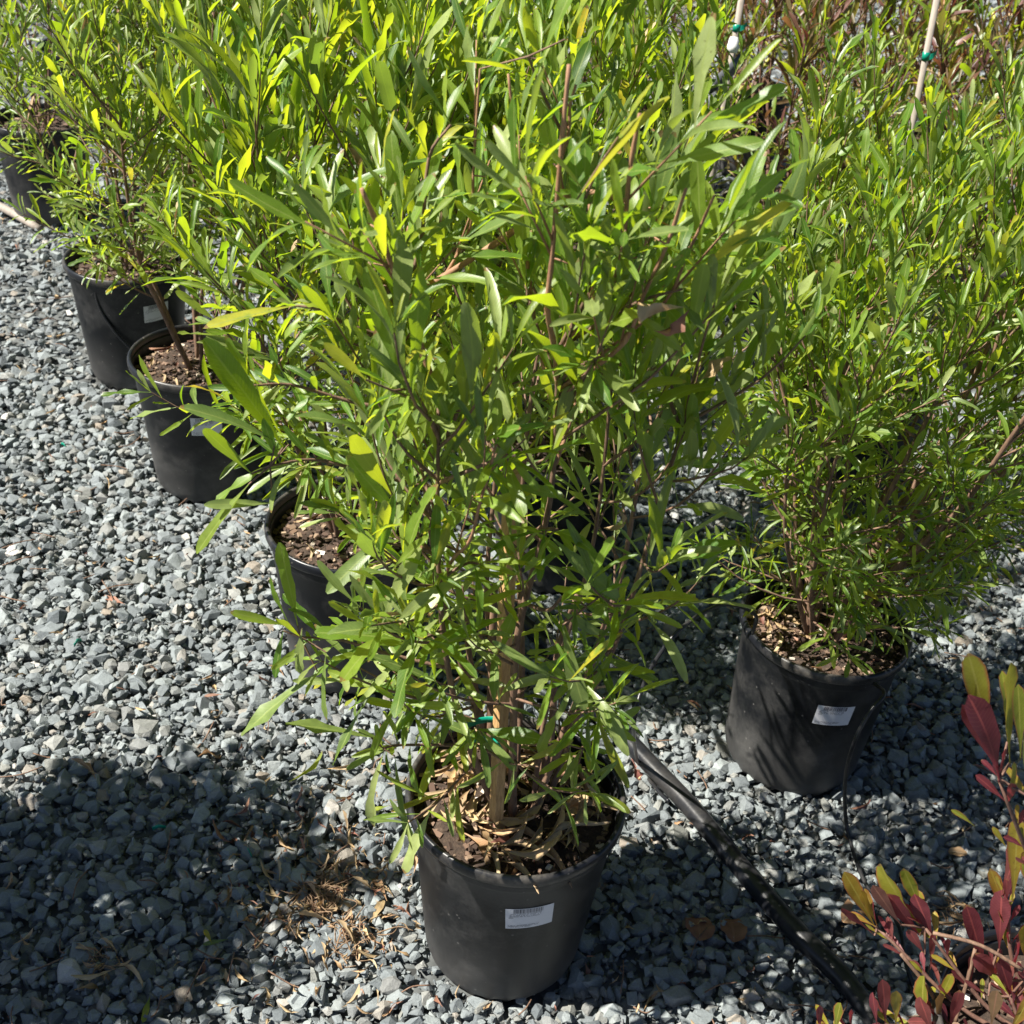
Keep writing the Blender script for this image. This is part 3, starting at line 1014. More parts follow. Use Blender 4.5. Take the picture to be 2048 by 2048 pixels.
potted(K4, "green shrub of the third row at the top centre left", 24, chips=0, height=1.0, radius=.40, n_stems=7, twigs=15, leaf_len=(.055, .12), spacing=.0160, wid=.9, shapes=SHAPES_LO, mats=GREEN, weights=(80, 18, 2, .3), low=.2)
potted(N1, "pale shrub beyond the left row in the top left corner", 25, chips=0, height=1.0, radius=.42, n_stems=6, twigs=10, leaf_len=(.04, .09), spacing=.022, shapes=SHAPES_LO, mats=GREEN, weights=(40, 56, 2, .3), low=.1)
potted(S1, "green shrub outside the left edge whose shadow falls across the front gravel", 26, chips=0, height=.92, radius=.29, n_stems=10, twigs=16, leaf_len=(.06, .11), spacing=.010, wid=1.7, shapes=SHAPES_LO, mats=GREEN, weights=(70, 26, 2, .3), low=.1)
PURP = (M_LEAF_PURPLE, M_LEAF_YEL, M_LEAF, M_LEAF_DRY)
def purple(loc, label, seed, w=(52, 14, 30, 4), **kw):
    d = dict(chips=0, height=.85, radius=.40, n_stems=8, twigs=12, leaf_len=(.06, .115), spacing=.0170, shapes=SHAPES_LO, mats=PURP, weights=w, low=.15, erect=.8, bark=M_BARK_RED)
    d.update(kw)
    return potted(loc, label, seed, group="bronze-leaved potted shrubs at the back", **d)
purple(Q1, "bronze-leaved sparse shrub tied to the pale pole that carries a grey tag", 31)
purple(Q2, "bronze and purple shrub behind the pole with two green ties", 32)
purple(Q3, "purple-leaved shrub at the top right edge of the rows", 33)
purple(Q4, "purple shrub of the back row at the top right, with a pale pole", 34)
purple(Q5, "olive and bronze shrub of the back row at the top centre right", 35, w=(40, 15, 40, 3))
purple(Q6, "reddish shrub in the top right corner", 36, w=(90, 4, 4, 4))
purple((.98, 3.98, 0), "bronze shrub beyond the tagged pole, near the top edge", 37, w=(60, 12, 24, 4))
purple((1.62, 3.72, 0), "brownish shrub between the two poles with green ties", 38, w=(66, 12, 18, 4))
purple((.75, 4.75, 0), "olive brown shrub farthest back at the top edge", 39, w=(50, 14, 32, 4), height=.9)
purple((2.35, 3.45, 0), "green and purple shrub just outside the top right edge", 40, w=(40, 12, 44, 4))

# ------------------------------------------------------------------ details of the front shrub
rngA = random.Random(77)
PA.leaves = [l for l in PA.leaves if not (l[0].z < .66 and l[0].y < .02 and abs(l[0].x + .022) < .05 and rngA.random() < .8)]
PA.leaves = [l for l in PA.leaves if not (l[0].z < .40 and l[0].y < -.02 and rngA.random() < .8)]
baseA = Vector(A)
def hero_leaf(plant, b, tip, mat_i, shape=0, wid=1.0, nh=None):
    """a leaf from base point b to tip (world)"""
    d = tip - b
    nh = nh or (Vector((-.45, -.5, .8)) + rnd_dir(rngA) * .35)
    plant.leaves.append((b - plant.base, frame(d, nh, d.length, wid), shape, mat_i, d.length))
# (base px, tip px, depth of base, depth of tip, material, shape, width)
HERO = [
    ((1085, 395), (1240, 205), .98, .95, 2, 6, .85), ((1165, 275), (1222, 170), .97, .96, 2, 0, 1.1),
    ((1285, 560), (1478, 388), 1.0, .97, 2, 0, .8), ((1320, 525), (1425, 290), 1.12, 1.14, 0, 5, .9),
    ((745, 1435), (768, 1606), 1.06, 1.03, 1, 0, 1.05), ((725, 1425), (672, 1590), 1.07, 1.05, 1, 1, .8),
    ((700, 1400), (542, 1362), 1.06, 1.03, 1, 2, 1.0), ((600, 1278), (448, 1385), 1.04, 1.00, 1, 2, 1.15),
    ((1060, 1190), (1098, 1358), 1.02, 1.00, 1, 0, 1.2), ((1035, 1020), (1162, 1145), 1.02, .99, 1, 2, 1.1),
    ((470, 925), (362, 1052), 1.05, 1.02, 0, 0, 1.1), ((475, 905), (382, 815), 1.06, 1.04, 0, 0, 1.1),
    ((515, 960), (388, 962), 1.06, 1.03, 1, 0, 1.0), ((520, 845), (358, 762), 1.07, 1.04, 1, 1, 1.0),
    ((535, 855), (395, 655), 1.08, 1.06, 0, 0, 1.2), ((545, 850), (475, 745), 1.07, 1.05, 0, 0, 1.3), ((470, 740), (458, 612), 1.09, 1.08, 0, 0, 1.0),
    ((555, 590), (385, 622), 1.08, 1.04, 2, 0, 1.1), ((540, 1190), (438, 1165), 1.04, 1.02, 0, 0, 1.1), ((545, 1185), (505, 1105), 1.05, 1.05, 0, 0, 1.1),
    ((562, 1190), (532, 1040), 1.05, 1.05, 0, 2, .9), ((570, 1195), (560, 1285), 1.04, 1.02, 1, 5, 1.2), ((535, 1200), (515, 1290), 1.04, 1.02, 0, 0, 1.2),
    ((615, 1240), (607, 1372), 1.03, 1.01, 1, 0, 1.1), ((905, 1075), (745, 1175), 1.02, .98, 1, 2, 1.15), ((740, 1010), (612, 1128), 1.02, .98, 1, 0, 1.2),
    ((790, 770), (730, 782), 1.0, .98, 1, 0, 1.0), ((935, 850), (938, 765), 1.0, 1.01, 0, 0, 1.6), ((990, 840), (1060, 790), 1.0, .98, 1, 1, 1.0),
    ((1280, 690), (1362, 645), 1.08, 1.06, 0, 5, 1.1), ((1235, 780), (1300, 660), 1.08, 1.07, 2, 3, .8), ((1120, 700), (1010, 705), 1.0, .98, 0, 5, 1.2),
    ((1150, 1240), (1245, 1300), 1.08, 1.06, 0, 1, .9), ((1185, 1150), (1290, 1190), 1.08, 1.06, 0, 1, .9), ((1150, 1120), (1095, 1020), 1.04, 1.04, 0, 2, 1.2),
    ((1130, 1400), (1200, 1345), 1.08, 1.06, 1, 0, .9), ((1075, 1415), (1072, 1515), 1.07, 1.05, 1, 5, 1.1), ((1090, 1450), (1130, 1505), 1.07, 1.05, 0, 0, 1.0),
    ((1060, 405), (1025, 200), 1.14, 1.15, 0, 2, .9), ((1020, 130), (1095, -60), 1.14, 1.15, 0, 0, 1.1), ((1065, 90), (1130, -40), 1.13, 1.12, 2, 0, 1.1),
    ((905, 145), (950, -10), 1.16, 1.18, 0, 0, .9), ((990, 550), (980, 300), 1.12, 1.12, 0, 2, 1.0), ((850, 250), (780, 110), 1.12, 1.1, 1, 6, .9),
    ((690, 730), (618, 665), .96, .93, 2, 0, 1.1), ((950, 925), (1060, 945), 1.0, .97, 1, 0, 1.1), ((900, 1385), (1015, 1395), 1.06, 1.03, 0, 5, 1.3),
    ((560, 355), (575, 260), 1.30, 1.28, 1, 0, 1.3), ((720, 345), (735, 220), 1.2, 1.2, 2, 0, .7),
]
hb = []
for (b, t, Yb, Yt, mi, sh, wd) in HERO:
    pb, pt = at(b[0], b[1], Yb), at(t[0], t[1], Yt)
    hero_leaf(PA, pb, pt, mi, sh, wd)
    hb.append(pb)
# each of those leaves hangs on a twig of its own that runs back to a main stem
stem_pts = [Vector(v) + baseA for m in PA.stems for v in m.v[0:17 * 6:6]]
clusters = []
for pb in hb:
    for c in clusters:
        if (c[0] - pb).length < .075:
            c.append(pb); break
    else:
        clusters.append([pb])
for c in clusters:
    tw = Mesh()
    hub = sum(c, Vector()) / len(c)
    best = min(stem_pts, key=lambda q: (q - hub).length + 1.4 * max(0, q.z - hub.z + .06))
    l0, l1 = best - baseA, hub - baseA
    path = catmull([l0, l0.lerp(l1, .4) + rnd_dir(rngA) * .014, l0.lerp(l1, .75) + rnd_dir(rngA) * .010 + Vector((0, 0, .006)), l1], 4)
    tw.tube(path, [.0026 * (1 - .55 * i / (len(path) - 1)) for i in range(len(path))], 5, cap=False)
    for pb in c:
        tw.tube([l1, pb - baseA], [.0012, .0009], 4, cap=False)
    nl = 8 + int((l1 - l0).length / .022)
    for j in range(nl):
        f = .25 + .75 * (j + 1) / nl
        p = path[int(f * (len(path) - 1))]
        ax = (path[-1] - path[-3]).normalized()
        o = Quaternion(ax, j * 2.4) @ ax.orthogonal().normalized()
        d = ax * .7 + o * .75 + Vector((0, 0, .1)) + rnd_dir(rngA) * .25
        Ls = rngA.uniform(.03, .07)
        PA.leaves.append((p.copy(), frame(d, Vector((-.2, -.2, 1)) + rnd_dir(rngA) * .5, Ls, 1.0), rngA.randrange(8), rngA.choice((0, 0, 1)), Ls))
    tw.build("branch", M_BARK, rootA)
# bare cut stems standing out of the crown
CUTS = [((1040, 500), (1072, 140), 1.00, .98, .0052), ((1178, 430), (1205, 232), 1.00, .98, .0050), ((1213, 570), (1292, 372), 1.00, .98, .0046), ((1292, 500), (1345, 385), 1.00, .98, .0032),
        ((740, 520), (682, 372), 1.00, .98, .0060), ((985, 420), (958, 155), 1.14, 1.14, .0036), ((1072, 260), (1085, 175), 1.16, 1.16, .0040), ((892, 345), (905, 145), 1.15, 1.15, .0030),
        ((905, 960), (935, 850), .99, .98, .0036), ((1115, 540), (1110, 400), 1.13, 1.13, .0040), ((1180, 395), (1250, 405), 1.14, 1.13, .0065), ((760, 560), (770, 440), 1.1, 1.1, .0030)]
for (b, t, Yb, Yt, r) in CUTS:
    pb, pt = at(b[0], b[1], Yb), at(t[0], t[1], Yt)
    lb, lt = pb - baseA, pt - baseA
    axis = (lt - lb).normalized()
    dn = lb - axis * .05
    foot = min((q - baseA for q in stem_pts if q.z - baseA.z < dn.z - .07), key=lambda q: (q - dn).length + (q - dn).normalized().dot(axis) * .5)
    m = Mesh()
    path = catmull([foot, foot.lerp(dn, .5) + rnd_dir(rngA) * .006, dn, lb, lb.lerp(lt, .5) + rnd_dir(rngA) * .0025, lt], 5)
    n_ = len(path)
    m.tube(path, [.40 * r * (1.3 - .5 * i / (n_ - 1)) * (1 + (.22 if i % 4 == 2 else 0)) for i in range(n_)], 8)
    for j in range(3):
        q0 = path[int((.45 + .18 * j) * (n_ - 1))]
        m.tube([q0, q0 + (axis * .6 + rnd_dir(rngA)).normalized() * rngA.uniform(.008, .02)], [.0011, .0007], 4)
    # leafy side shoots that hide most of the stem
    for j in range(2):
        q0 = path[int(rngA.uniform(.25, .70) * (n_ - 1))]
        sh = (axis + rnd_dir(rngA) * .55).normalized(); SL = rngA.uniform(.06, .12)
        m.tube([q0, q0 + sh * SL], [.0014, .0008], 4)
        for k in range(9):
            p = q0 + sh * SL * (.25 + .75 * k / 8)
            o_ = Quaternion(sh, k * 2.4) @ sh.orthogonal().normalized()
            d = sh * 1.1 + o_ * .7 + rnd_dir(rngA) * .2
            Ls = rngA.uniform(.045, .09)
            PA.leaves.append((p, frame(d, Vector((-.4, -.3, .8)) + rnd_dir(rngA) * .5, Ls, rngA.uniform(.75, 1.05)), rngA.randrange(8), rngA.choice((0, 0, 1)), Ls))
    o = m.build("cut_stem", M_CUT, rootA)
for (bx, by, tx, ty, r) in ((-.034, .0, -.05, .03, .0068), (-.020, .016, -.09, .02, .0050), (.024, .016, .05, .03, .0055), (.040, .01, .09, .02, .0042)):
    m = Mesh()
    p0 = Vector((bx, by, .268)); p1 = Vector((tx, ty, .62))
    path = catmull([p0, p0.lerp(p1, .35) + rnd_dir(rngA) * .008, p0.lerp(p1, .7) + rnd_dir(rngA) * .010, p1], 5)
    m.tube(path, [r * (1.1 - .55 * i / (len(path) - 1)) for i in range(len(path))], 10)
    m.build("branch", M_BARK, rootA)
# the square wooden stake and its green tie
m = Mesh()
sb = at(937, 1530, 1.135) - baseA; sb.z -= .02
stp = at(966, 900, 1.135) - baseA
ax = (stp - sb).normalized()
q = Vector((0, 0, 1)).rotation_difference(ax).to_matrix() @ Matrix.Rotation(R(38), 3, 'Z')
m.box((sb + stp) / 2, (.0140, .0140, (stp - sb).length), q)
stake = m.build("wooden_stake", M_WOOD, rootA, False)
bv = stake.modifiers.new("bevel", 'BEVEL'); bv.width = .0012; bv.segments = 2
m = Mesh()
tc_ = at(925, 1385, 1.140) - baseA
loop = [tc_ + Vector((math.cos(a) * .024 - .006, math.sin(a) * .018, .003 * math.sin(2 * a))) for a in [i * 2 * math.pi / 20 for i in range(21)]]
def ribbon(mesh, pts, h, th=.0008):
    V = []; F = []
    for p in pts:
        V += [p + Vector((0, 0, -h / 2)), p + Vector((0, 0, h / 2))]
    for i in range(len(pts) - 1):
        F.append((2 * i, 2 * i + 2, 2 * i + 3, 2 * i + 1))
    mesh.add(V, F)
ribbon(m, loop, .010)
ribbon(m, [tc_ + Vector(v) for v in ((-.012, -.018, 0), (-.020, -.026, .006), (-.026, -.028, .014))], .009)
ribbon(m, [tc_ + Vector(v) for v in ((.004, -.018, -.001), (.012, -.024, -.003), (.017, -.030, -.007))], .009)
tie = m.build("green_tie", M_TIE, rootA)
sol = tie.modifiers.new("thick", 'SOLIDIFY'); sol.thickness = .0008
# dead leaves lying on the soil in the front pot
for i in range(95):
    r = .118 * math.sqrt(rngA.random()); a = rngA.uniform(0, 6.283)
    L = rngA.uniform(.04, .075)
    mat = rngA.choices((M_LEAF_DRY, M_LEAF_RUST), (9, 1))[0]
    o = bpy.data.objects.new("dry_leaf", leaf_mesh(S_DRY, rngA.randrange(4), mat))
    link(o, rootA)
    d = Vector((math.cos(a + rngA.uniform(1, 2.2)), math.sin(a + rngA.uniform(1, 2.2)), rngA.uniform(-.05, .25)))
    p = Vector((r * math.cos(a), r * math.sin(a), .291 + rngA.uniform(0, .009)))
    q3 = p + d * L
    if math.hypot(q3.x, q3.y) > .128: d.x, d.y = -p.x * 8, -p.y * 8
    m4 = frame(d, Vector((0, 0, 1)) + rnd_dir(rngA) * .6, L, 1.55).to_4x4(); m4.translation = p
    o.matrix_basis = m4
def placed_leaf(parent, base, tip, mat, shapes, idx, wid=1.0, name="dry_leaf", label=None, nh=None):
    off = Vector(parent.location) if parent else Vector()
    o = bpy.data.objects.new(name, leaf_mesh(shapes, idx, mat))
    link(o, parent)
    d = tip - base
    m4 = frame(d, nh or Vector((0, -.2, 1)), d.length, wid).to_4x4(); m4.translation = base - off
    o.matrix_basis = m4
    if label: o["label"] = label
    return o
placed_leaf(rootA, ground(1000, 1585, .292), ground(1018, 1632, .29), M_LEAF_RED, SHAPES, 1, 1.2, label="dark red fallen leaf on the soil", nh=Vector((.3, -.5, 1)))
placed_leaf(rootA, ground(990, 1410, .288), ground(1045, 1415, .29), M_LEAF_YEL, SHAPES, 5, 1.5, label="yellow fallen leaf at the back of the pot")
placed_leaf(rootA, ground(875, 1635, .292), ground(938, 1655, .295), M_GREYTAG, SHAPES, 5, 1.6, label="grey shrivelled leaf on the soil")
placed_leaf(rootA, at(830, 1650, 1.12), at(935, 1615, 1.10), M_LEAF, SHAPES, 2, 1.0, name="leaf")
for rt_, n, sd in ((rootE, 14, 5), (rootB, 18, 6), (rootD, 26, 7), (rootC, 8, 8)):
    rr = random.Random(sd)
    for i in range(n):
        r = .11 * math.sqrt(rr.random()); a = rr.uniform(0, 6.283); L = rr.uniform(.025, .055)
        o = bpy.data.objects.new("dry_leaf", leaf_mesh(S_DRY, rr.randrange(4), rr.choices((M_LEAF_DRY, M_LEAF_RUST), (4, 1))[0]))
        link(o, rt_)
        d = Vector((math.cos(a + 1.8), math.sin(a + 1.8), .1))
        m4 = frame(d, Vector((0, 0, 1)) + rnd_dir(rr) * .5, L, 1.3).to_4x4(); m4.translation = (r * math.cos(a), r * math.sin(a), .287)
        o.matrix_basis = m4
# a red dead leaf caught in the front shrub and tan curled ones beside it
placed_leaf(rootA, at(1300, 585, .97), at(1258, 652, .95), M_LEAF_RUST, S_DRY, 0, 2.6, label="rust red curled dead leaf caught on a twig")
placed_leaf(rootA, at(1290, 580, .97), at(1158, 590, .95), M_LEAF_DRY, S_DRY, 1, 2.0, label='pale tan curled dead leaf near the cut stems')
placed_leaf(rootA, at(1165, 960, 1.05), at(1215, 1020, 1.04), M_LEAF_DRY, S_DRY, 2, 1.4)

# ------------------------------------------------------------------ the red shrub in the near right corner
rootR = empty("potted_shrub", R_, "low red and olive leaved shrub in the near right corner, in a black pot", "potted shrub", None)
pot_parts(rootR, 91, chips=300)
PR = Plant(); PR.base = Vector(R_); PR.leaves = []; PR.stems = []; PR.mats = (M_LEAF_RED, M_LEAF_OLIVE, M_LEAF_PURPLE); PR.shapes = S_SPAT
PR.root = rootR; PR.bark = M_BARK_RED
REDL = [  # base px, tip px, Yb, Yt, mat, shape, width
    ((1868, 1400), (1832, 1232), .86, .85, 1, 0, 1.1), ((1885, 1475), (1862, 1312), .84, .83, 0, 1, 1.2), ((1880, 1450), (1803, 1312), .85, .86, 0, 2, .9),
    ((1905, 1440), (1893, 1222), .86, .87, 1, 2, .75), ((1925, 1430), (1925, 1290), .83, .83, 1, 0, .9), ((1900, 1400), (1910, 1270), .88, .88, 1, 1, .7), ((1935, 1500), (1950, 1370), .84, .84, 2, 0, 1),
    ((1650, 1748), (1595, 1645), .98, .98, 1, 0, 1.1), ((1655, 1745), (1615, 1670), .97, .97, 1, 2, .9), ((1735, 1745), (1648, 1650), .96, .95, 1, 1, 1.1), ((1700, 1745), (1645, 1672), .95, .95, 2, 0, 1.2),
    ((1745, 1740), (1705, 1620), .97, .98, 1, 2, 1.0), ((1735, 1765), (1675, 1690), .96, .95, 0, 0, 1.3), ((1760, 1770), (1730, 1695), .96, .96, 0, 1, 1.4), ((1650, 1765), (1583, 1700), .97, .97, 0, 2, .7),
    ((1745, 1800), (1712, 1755), .95, .95, 0, 0, 1.5), ((1755, 1830), (1762, 1748), .95, .96, 0, 2, .8), ((1860, 1835), (1828, 1708), .95, .95, 0, 0, 1.0), ((1885, 1790), (1890, 1690), .94, .94, 0, 1, 1.3),
    ((1905, 1850), (1920, 1740), .93, .92, 0, 2, .9), ((1880, 1850), (1850, 1805), .92, .91, 0, 1, 1.7), ((1910, 1890), (1890, 1810), .90, .90, 0, 0, 1.3), ((1890, 1690), (1925, 1570), .95, .95, 0, 1, 1.0),
    ((1910, 1700), (1925, 1540), .94, .95, 1, 0, 1.1), ((1925, 1640), (1935, 1600), .92, .92, 1, 2, 1.0), ((1905, 1740), (1870, 1640), .96, .96, 1, 0, .9), ((1950, 1700), (1935, 1620), .9, .9, 1, 0, 1.4),
    ((1940, 1840), (1935, 1720), .90, .9, 1, 2, 1.1), ((1900, 1600), (1872, 1560), .95, .95, 1, 0, 1.0),
    ((1670, 1930), (1668, 1850), .92, .92, 0, 0, 1.2), ((1690, 1935), (1693, 1855), .92, .92, 1, 2, 1.1), ((1655, 1935), (1645, 1880), .92, .92, 0, 1, .9), ((1745, 1935), (1730, 1850), .92, .92, 1, 1, 1.2),
    ((1765, 1900), (1798, 1838), .93, .93, 1, 0, 1.2), ((1770, 1935), (1770, 1860), .91, .91, 2, 2, 1.0), ((1790, 1940), (1815, 1870), .90, .90, 0, 0, 1.4), ((1760, 1950), (1735, 1890), .9, .9, 0, 1, 1.4),
    ((1545, 1950), (1548, 1885), .93, .93, 0, 2, .8), ((1575, 1950), (1582, 1892), .92, .92, 1, 0, 1.3), ((1605, 1945), (1604, 1895), .92, .92, 0, 2, .7), ((1870, 1935), (1880, 1870), .86, .86, 2, 0, 1.5), ((1900, 1950), (1950, 1890), .84, .84, 1, 1, 1.2),
    ((1840, 1560), (1800, 1525), .97, .97, 1, 1, .8), ((1865, 1880), (1820, 1850), .9, .9, 0, 0, .8),
]
for (b, t, Yb, Yt, mi, sh, wd) in REDL:
    pb, pt = at(*b, Yb), at(*t, Yt)
    d = pt - pb
    PR.leaves.append((pb - PR.base, frame(d, Vector((-.2, -.9, .5)) + rnd_dir(rngA) * .6, d.length * .93, wd * .84), sh, mi, d.length))
HUBS = [((1885, 1470), .85), ((1745, 1750), .96), ((1655, 1750), .975), ((1870, 1830), .93), ((1900, 1700), .95), ((1680, 1935), .92), ((1770, 1930), .915), ((1575, 1955), .925), ((1905, 1880), .9), ((1945, 1850), .9), ((1950, 1520), .86)]
soilR = Vector((R_[0], R_[1], .28))
for (px, Y) in HUBS:
    h = at(*px, Y)
    m = Mesh()
    midp = soilR.lerp(h, .5) + Vector((0, 0, -.02 if h.z < .45 else 0)) + rnd_dir(rngA) * .02
    path = catmull([soilR - PR.base, midp - PR.base, h - PR.base], 6)
    m.tube(path, [.0038 * (1 - .55 * i / (len(path) - 1)) for i in range(len(path))], 6)
    PR.stems.append(m)
    for (b, t, Yb, Yt, mi, sh, wd) in REDL:
        pb = at(*b, Yb)
        if (pb - h).length < .045:
            m.tube([h - PR.base, pb - PR.base], [.0018, .0012], 4, cap=False)
    # smaller leaves round every shoot, also on the side away from the camera
    for j in range(14):
        ax = (path[-1] - path[-3]).normalized()
        o = Quaternion(ax, j * 2.4) @ ax.orthogonal().normalized()
        d = ax * .9 + o * .6 + Vector((0, .25, .3))
        Ls = rngA.uniform(.022, .045)
        PR.leaves.append((path[-1 - (j % 6)].copy(), frame(d, Vector((0, -.3, 1)) + rnd_dir(rngA) * .4, Ls, 1.0), rngA.randrange(3), rngA.choice((0, 0, 1)), Ls))
PLANTS.append(PR)
for k, (a_, b_, Y) in enumerate((((1760, 1760), (1930, 1830), .92), ((1700, 1800), (1800, 1960), .95), ((1500 + 340, 1790), (1800, 1935), .95))):
    m = Mesh()
    p0, p1 = at(*a_, Y) - PR.base, at(*b_, Y - .03) - PR.base
    m.tube(catmull([p0, p0.lerp(p1, .5) + Vector((0, 0, .01)), p1], 5), .0022, 6)
    m.build("twig", M_BARK, rootR)

build_foliage(PLANTS, make_zbuf(PLANTS))

# ------------------------------------------------------------------ pipe and drip tubes
def tube_thing(name, pts, r, mat, label, cat, group=None, sides=14, n=8):
    m = Mesh()
    m.tube(catmull(pts, n), r, sides)
    o = m.build(name, mat)
    return tag(o, label, cat, group)
tube_thing("irrigation_pipe", [ground(860, 1080, .030), ground(960, 1155, .034), ground(1030, 1215, .034), ground(1090, 1290, .034), ground(1180, 1392, .036), ground(1300, 1520, .035), ground(1400, 1640, .034), ground(1500, 1755, .034), ground(1590, 1845, .034), ground(1655, 1930, .034), ground(1720, 2040, .032)],
           .0160, M_PIPE, "thick black poly pipe running diagonally over the gravel beside the front pot", "pipe")
tube_thing("drip_tube", [at(1420, 1195, 1.55), at(1425, 1160, 1.53), at(1375, 1140, 1.50), at(1320, 1160, 1.46), at(1262, 1210, 1.42), at(1215, 1290, 1.40), at(1196, 1370, 1.38), ground(1205, 1440, .03), ground(1240, 1490, .035), ground(1262, 1512, .04)],
           .0032, M_PIPE, "thin black drip tube looping from the right hand pot down to the thick pipe", "drip tube", "drip tubes", 8)
tube_thing("drip_tube", [at(1650, 1290, 1.50), at(1668, 1310, 1.46), at(1640, 1345, 1.44), at(1612, 1400, 1.42), at(1595, 1470, 1.44), ground(1598, 1560, .03), ground(1625, 1650, .02), ground(1650, 1690, .02), ground(1695, 1745, .02), ground(1710, 1820, .03), ground(1730, 1880, .02), ground(1750, 1960, .02)],
           .0032, M_PIPE, "thin black drip tube hanging down the front of the right hand pot", "drip tube", "drip tubes", 8)
tube_thing("drip_tube", [at(200, 500, 2.72), at(182, 495, 2.67), at(178, 530, 2.66), at(188, 580, 2.66), at(220, 630, 2.655), at(270, 680, 2.66), at(310, 720, 2.68)],
           .0034, M_PIPE, "thin black drip tube hanging across the second pot of the left row", "drip tube", "drip tubes", 8)

# ------------------------------------------------------------------ poles with green ties at the back
def pole(b, t, Y, r, ties, label, zb=.28):
    p1, p2 = at(*b, Y), at(*t, Y)
    ax = (p2 - p1).normalized()
    base = p1 + ax * ((zb - p1.z) / ax.z)
    root = empty("support_pole", base, label, "pole", "pale poles tied to the back shrubs")
    m = Mesh()
    m.tube([Vector(), (p2 - base) * .5, p2 - base], r, 12)
    m.build("shaft", M_POLE, root)
    for f in ties:
        c = at(*f, Y) - base
        c = ax * c.dot(ax)
        m = Mesh()
        m.tube([c - ax * .008, c + ax * .008], r * 1.18, 12)
        ribbon(m, [c + Vector((r, -r, 0)), c + Vector((r * 2, -r * 1.4, .004)), c + Vector((r * 2.8, -r, .012))], .012)
        m.build("green_tie", M_TIE, root)
    return root
pole((1690, 400), (1775, -40), 2.62, .0062, [(1707, 287), (1757, 106)], "pale pole with two green ties behind the dense right hand shrub")
p2 = pole((1362, 225), (1405, -40), 2.95, .0072, [(1392, 52)], "pale pole with one green tie and a grey tag at the top centre right")
pole((1785, 82), (1800, -60), 3.9, .0085, [(1787, 70)], "pale pole farthest back, left of the purple shrub at the top right")
# tag hung on the second pole
o0 = Vector(p2.location)
m = Mesh()
pa, pb_, pc = at(1405, 100, 2.91), at(1375, 130, 2.90), at(1340, 160, 2.90)
V = []
for p, h in ((pa, .026), (pb_, .030), (pc, .024)):
    V += [p - o0 + Vector((0, 0, -h)), p - o0 + Vector((0, 0, h * .4))]
m.add(V, [(0, 2, 3, 1), (2, 4, 5, 3)])
tg = m.build("plastic_tag", M_GREYTAG, p2); s_ = tg.modifiers.new("t", 'SOLIDIFY'); s_.thickness = .001
m = Mesh()
w0 = at(1385, 70, 2.91) - o0; w1 = at(1382, 100, 2.90) - o0
m.tube([w0, w0.lerp(w1, .6), w1], [.009, .014, .010], 10)
m.build("white_tag", M_WHITE, p2)

# cane lying at the left edge
m = Mesh()
c0, c1 = ground(-40, 370, .03), ground(75, 432, .02)
m.tube(catmull([c0, c0.lerp(c1, .5) + Vector((0, 0, .004)), c1], 4), [.013, .014, .014, .013, .013, .012, .012, .012, .011], 10)
tag(m.build("cane", M_POLE), "pale split cane lying on the gravel at the left edge", "cane")

# ------------------------------------------------------------------ fallen bits on the gravel
def fallen(base, tip, mat, shapes, idx, wid, label, name="dry_leaf", cat="fallen leaf", z=.024, z2=None, grp="fallen leaves on the gravel"):
    b = ground(*base, z); t = ground(*tip, z2 or z)
    o = bpy.data.objects.new(name, leaf_mesh(shapes, idx, mat))
    link(o)
    d = t - b
    m4 = frame(d, Vector((.1, -.3, 1)), d.length, wid).to_4x4(); m4.translation = b
    o.matrix_basis = m4
    return tag(o, label, cat, grp)
fallen((180, 1470), (168, 1432), M_LEAF_DRY, S_DRY, 1, 1.6, "curled tan leaf standing on the sunny gravel near the left edge")
fallen((1320, 1775), (1320, 1722), M_LEAF_RUST, S_ROUND, 0, 1.0, "round orange-brown leaf in the shade left of the thick pipe, left one of two")
fallen((1385, 1778), (1382, 1725), M_LEAF_RUST, S_ROUND, 0, .9, "round orange-brown leaf in the shade left of the thick pipe, right one of two")
fallen((1590, 1740), (1628, 1700), M_LEAF_DRY, S_ROUND, 0, .7, "round tan leaf between the thick pipe and the red shrub")
fallen((1825, 1612), (1790, 1602), M_LEAF_DRY, S_ROUND, 0, .6, "small tan leaf on the sunny gravel in front of the right hand pot")
fallen((400, 1780), (385, 1752), M_LEAF_YEL, SHAPES, 0, 1.5, "small green leaf stuck up in the shaded gravel at lower left")
fallen((430, 1772), (382, 1782), M_LEAF_PALE_GLARE, SHAPES, 1, 1.4, "small pale green leaf lying flat in the shaded gravel at lower left")
fallen((283, 1880), (270, 1925), M_LEAF_YEL, SHAPES, 5, 1.4, "yellow-green leaf at the bottom edge of the gravel")
fallen((300, 1890), (345, 1850), M_LEAF_DRY, S_DRY, 3, 1.0, "long tan leaf stalk at the bottom edge of the gravel")
fallen((140, 1868), (240, 1838), M_LEAF_DRY, S_DRY, 2, 1.0, "long twisted tan leaf on the gravel at the lower left corner")
fallen((545, 1475), (620, 1445), M_LEAF_YEL, S_DRY, 1, .8, "yellow curved leaf stalk on the gravel left of the front pot")
fallen((610, 1450), (690, 1460), M_LEAF_DRY, S_DRY, 1, .7, "tan curved leaf stalk on the gravel left of the front pot")
fallen((370, 1430), (420, 1390), M_LEAF_DRY, S_DRY, 0, 1.2, "pale tan curled leaf on the sunny gravel left of centre")
fallen((235, 1140), (190, 1120), M_LEAF_RUST, SHAPES, 5, 1.4, "rust coloured leaf on the open gravel left of the second pot")
fallen((420, 1310), (385, 1312), M_LEAF_RUST, SHAPES, 0, 1.3, "small rust coloured leaf on the gravel left of the hidden pot")
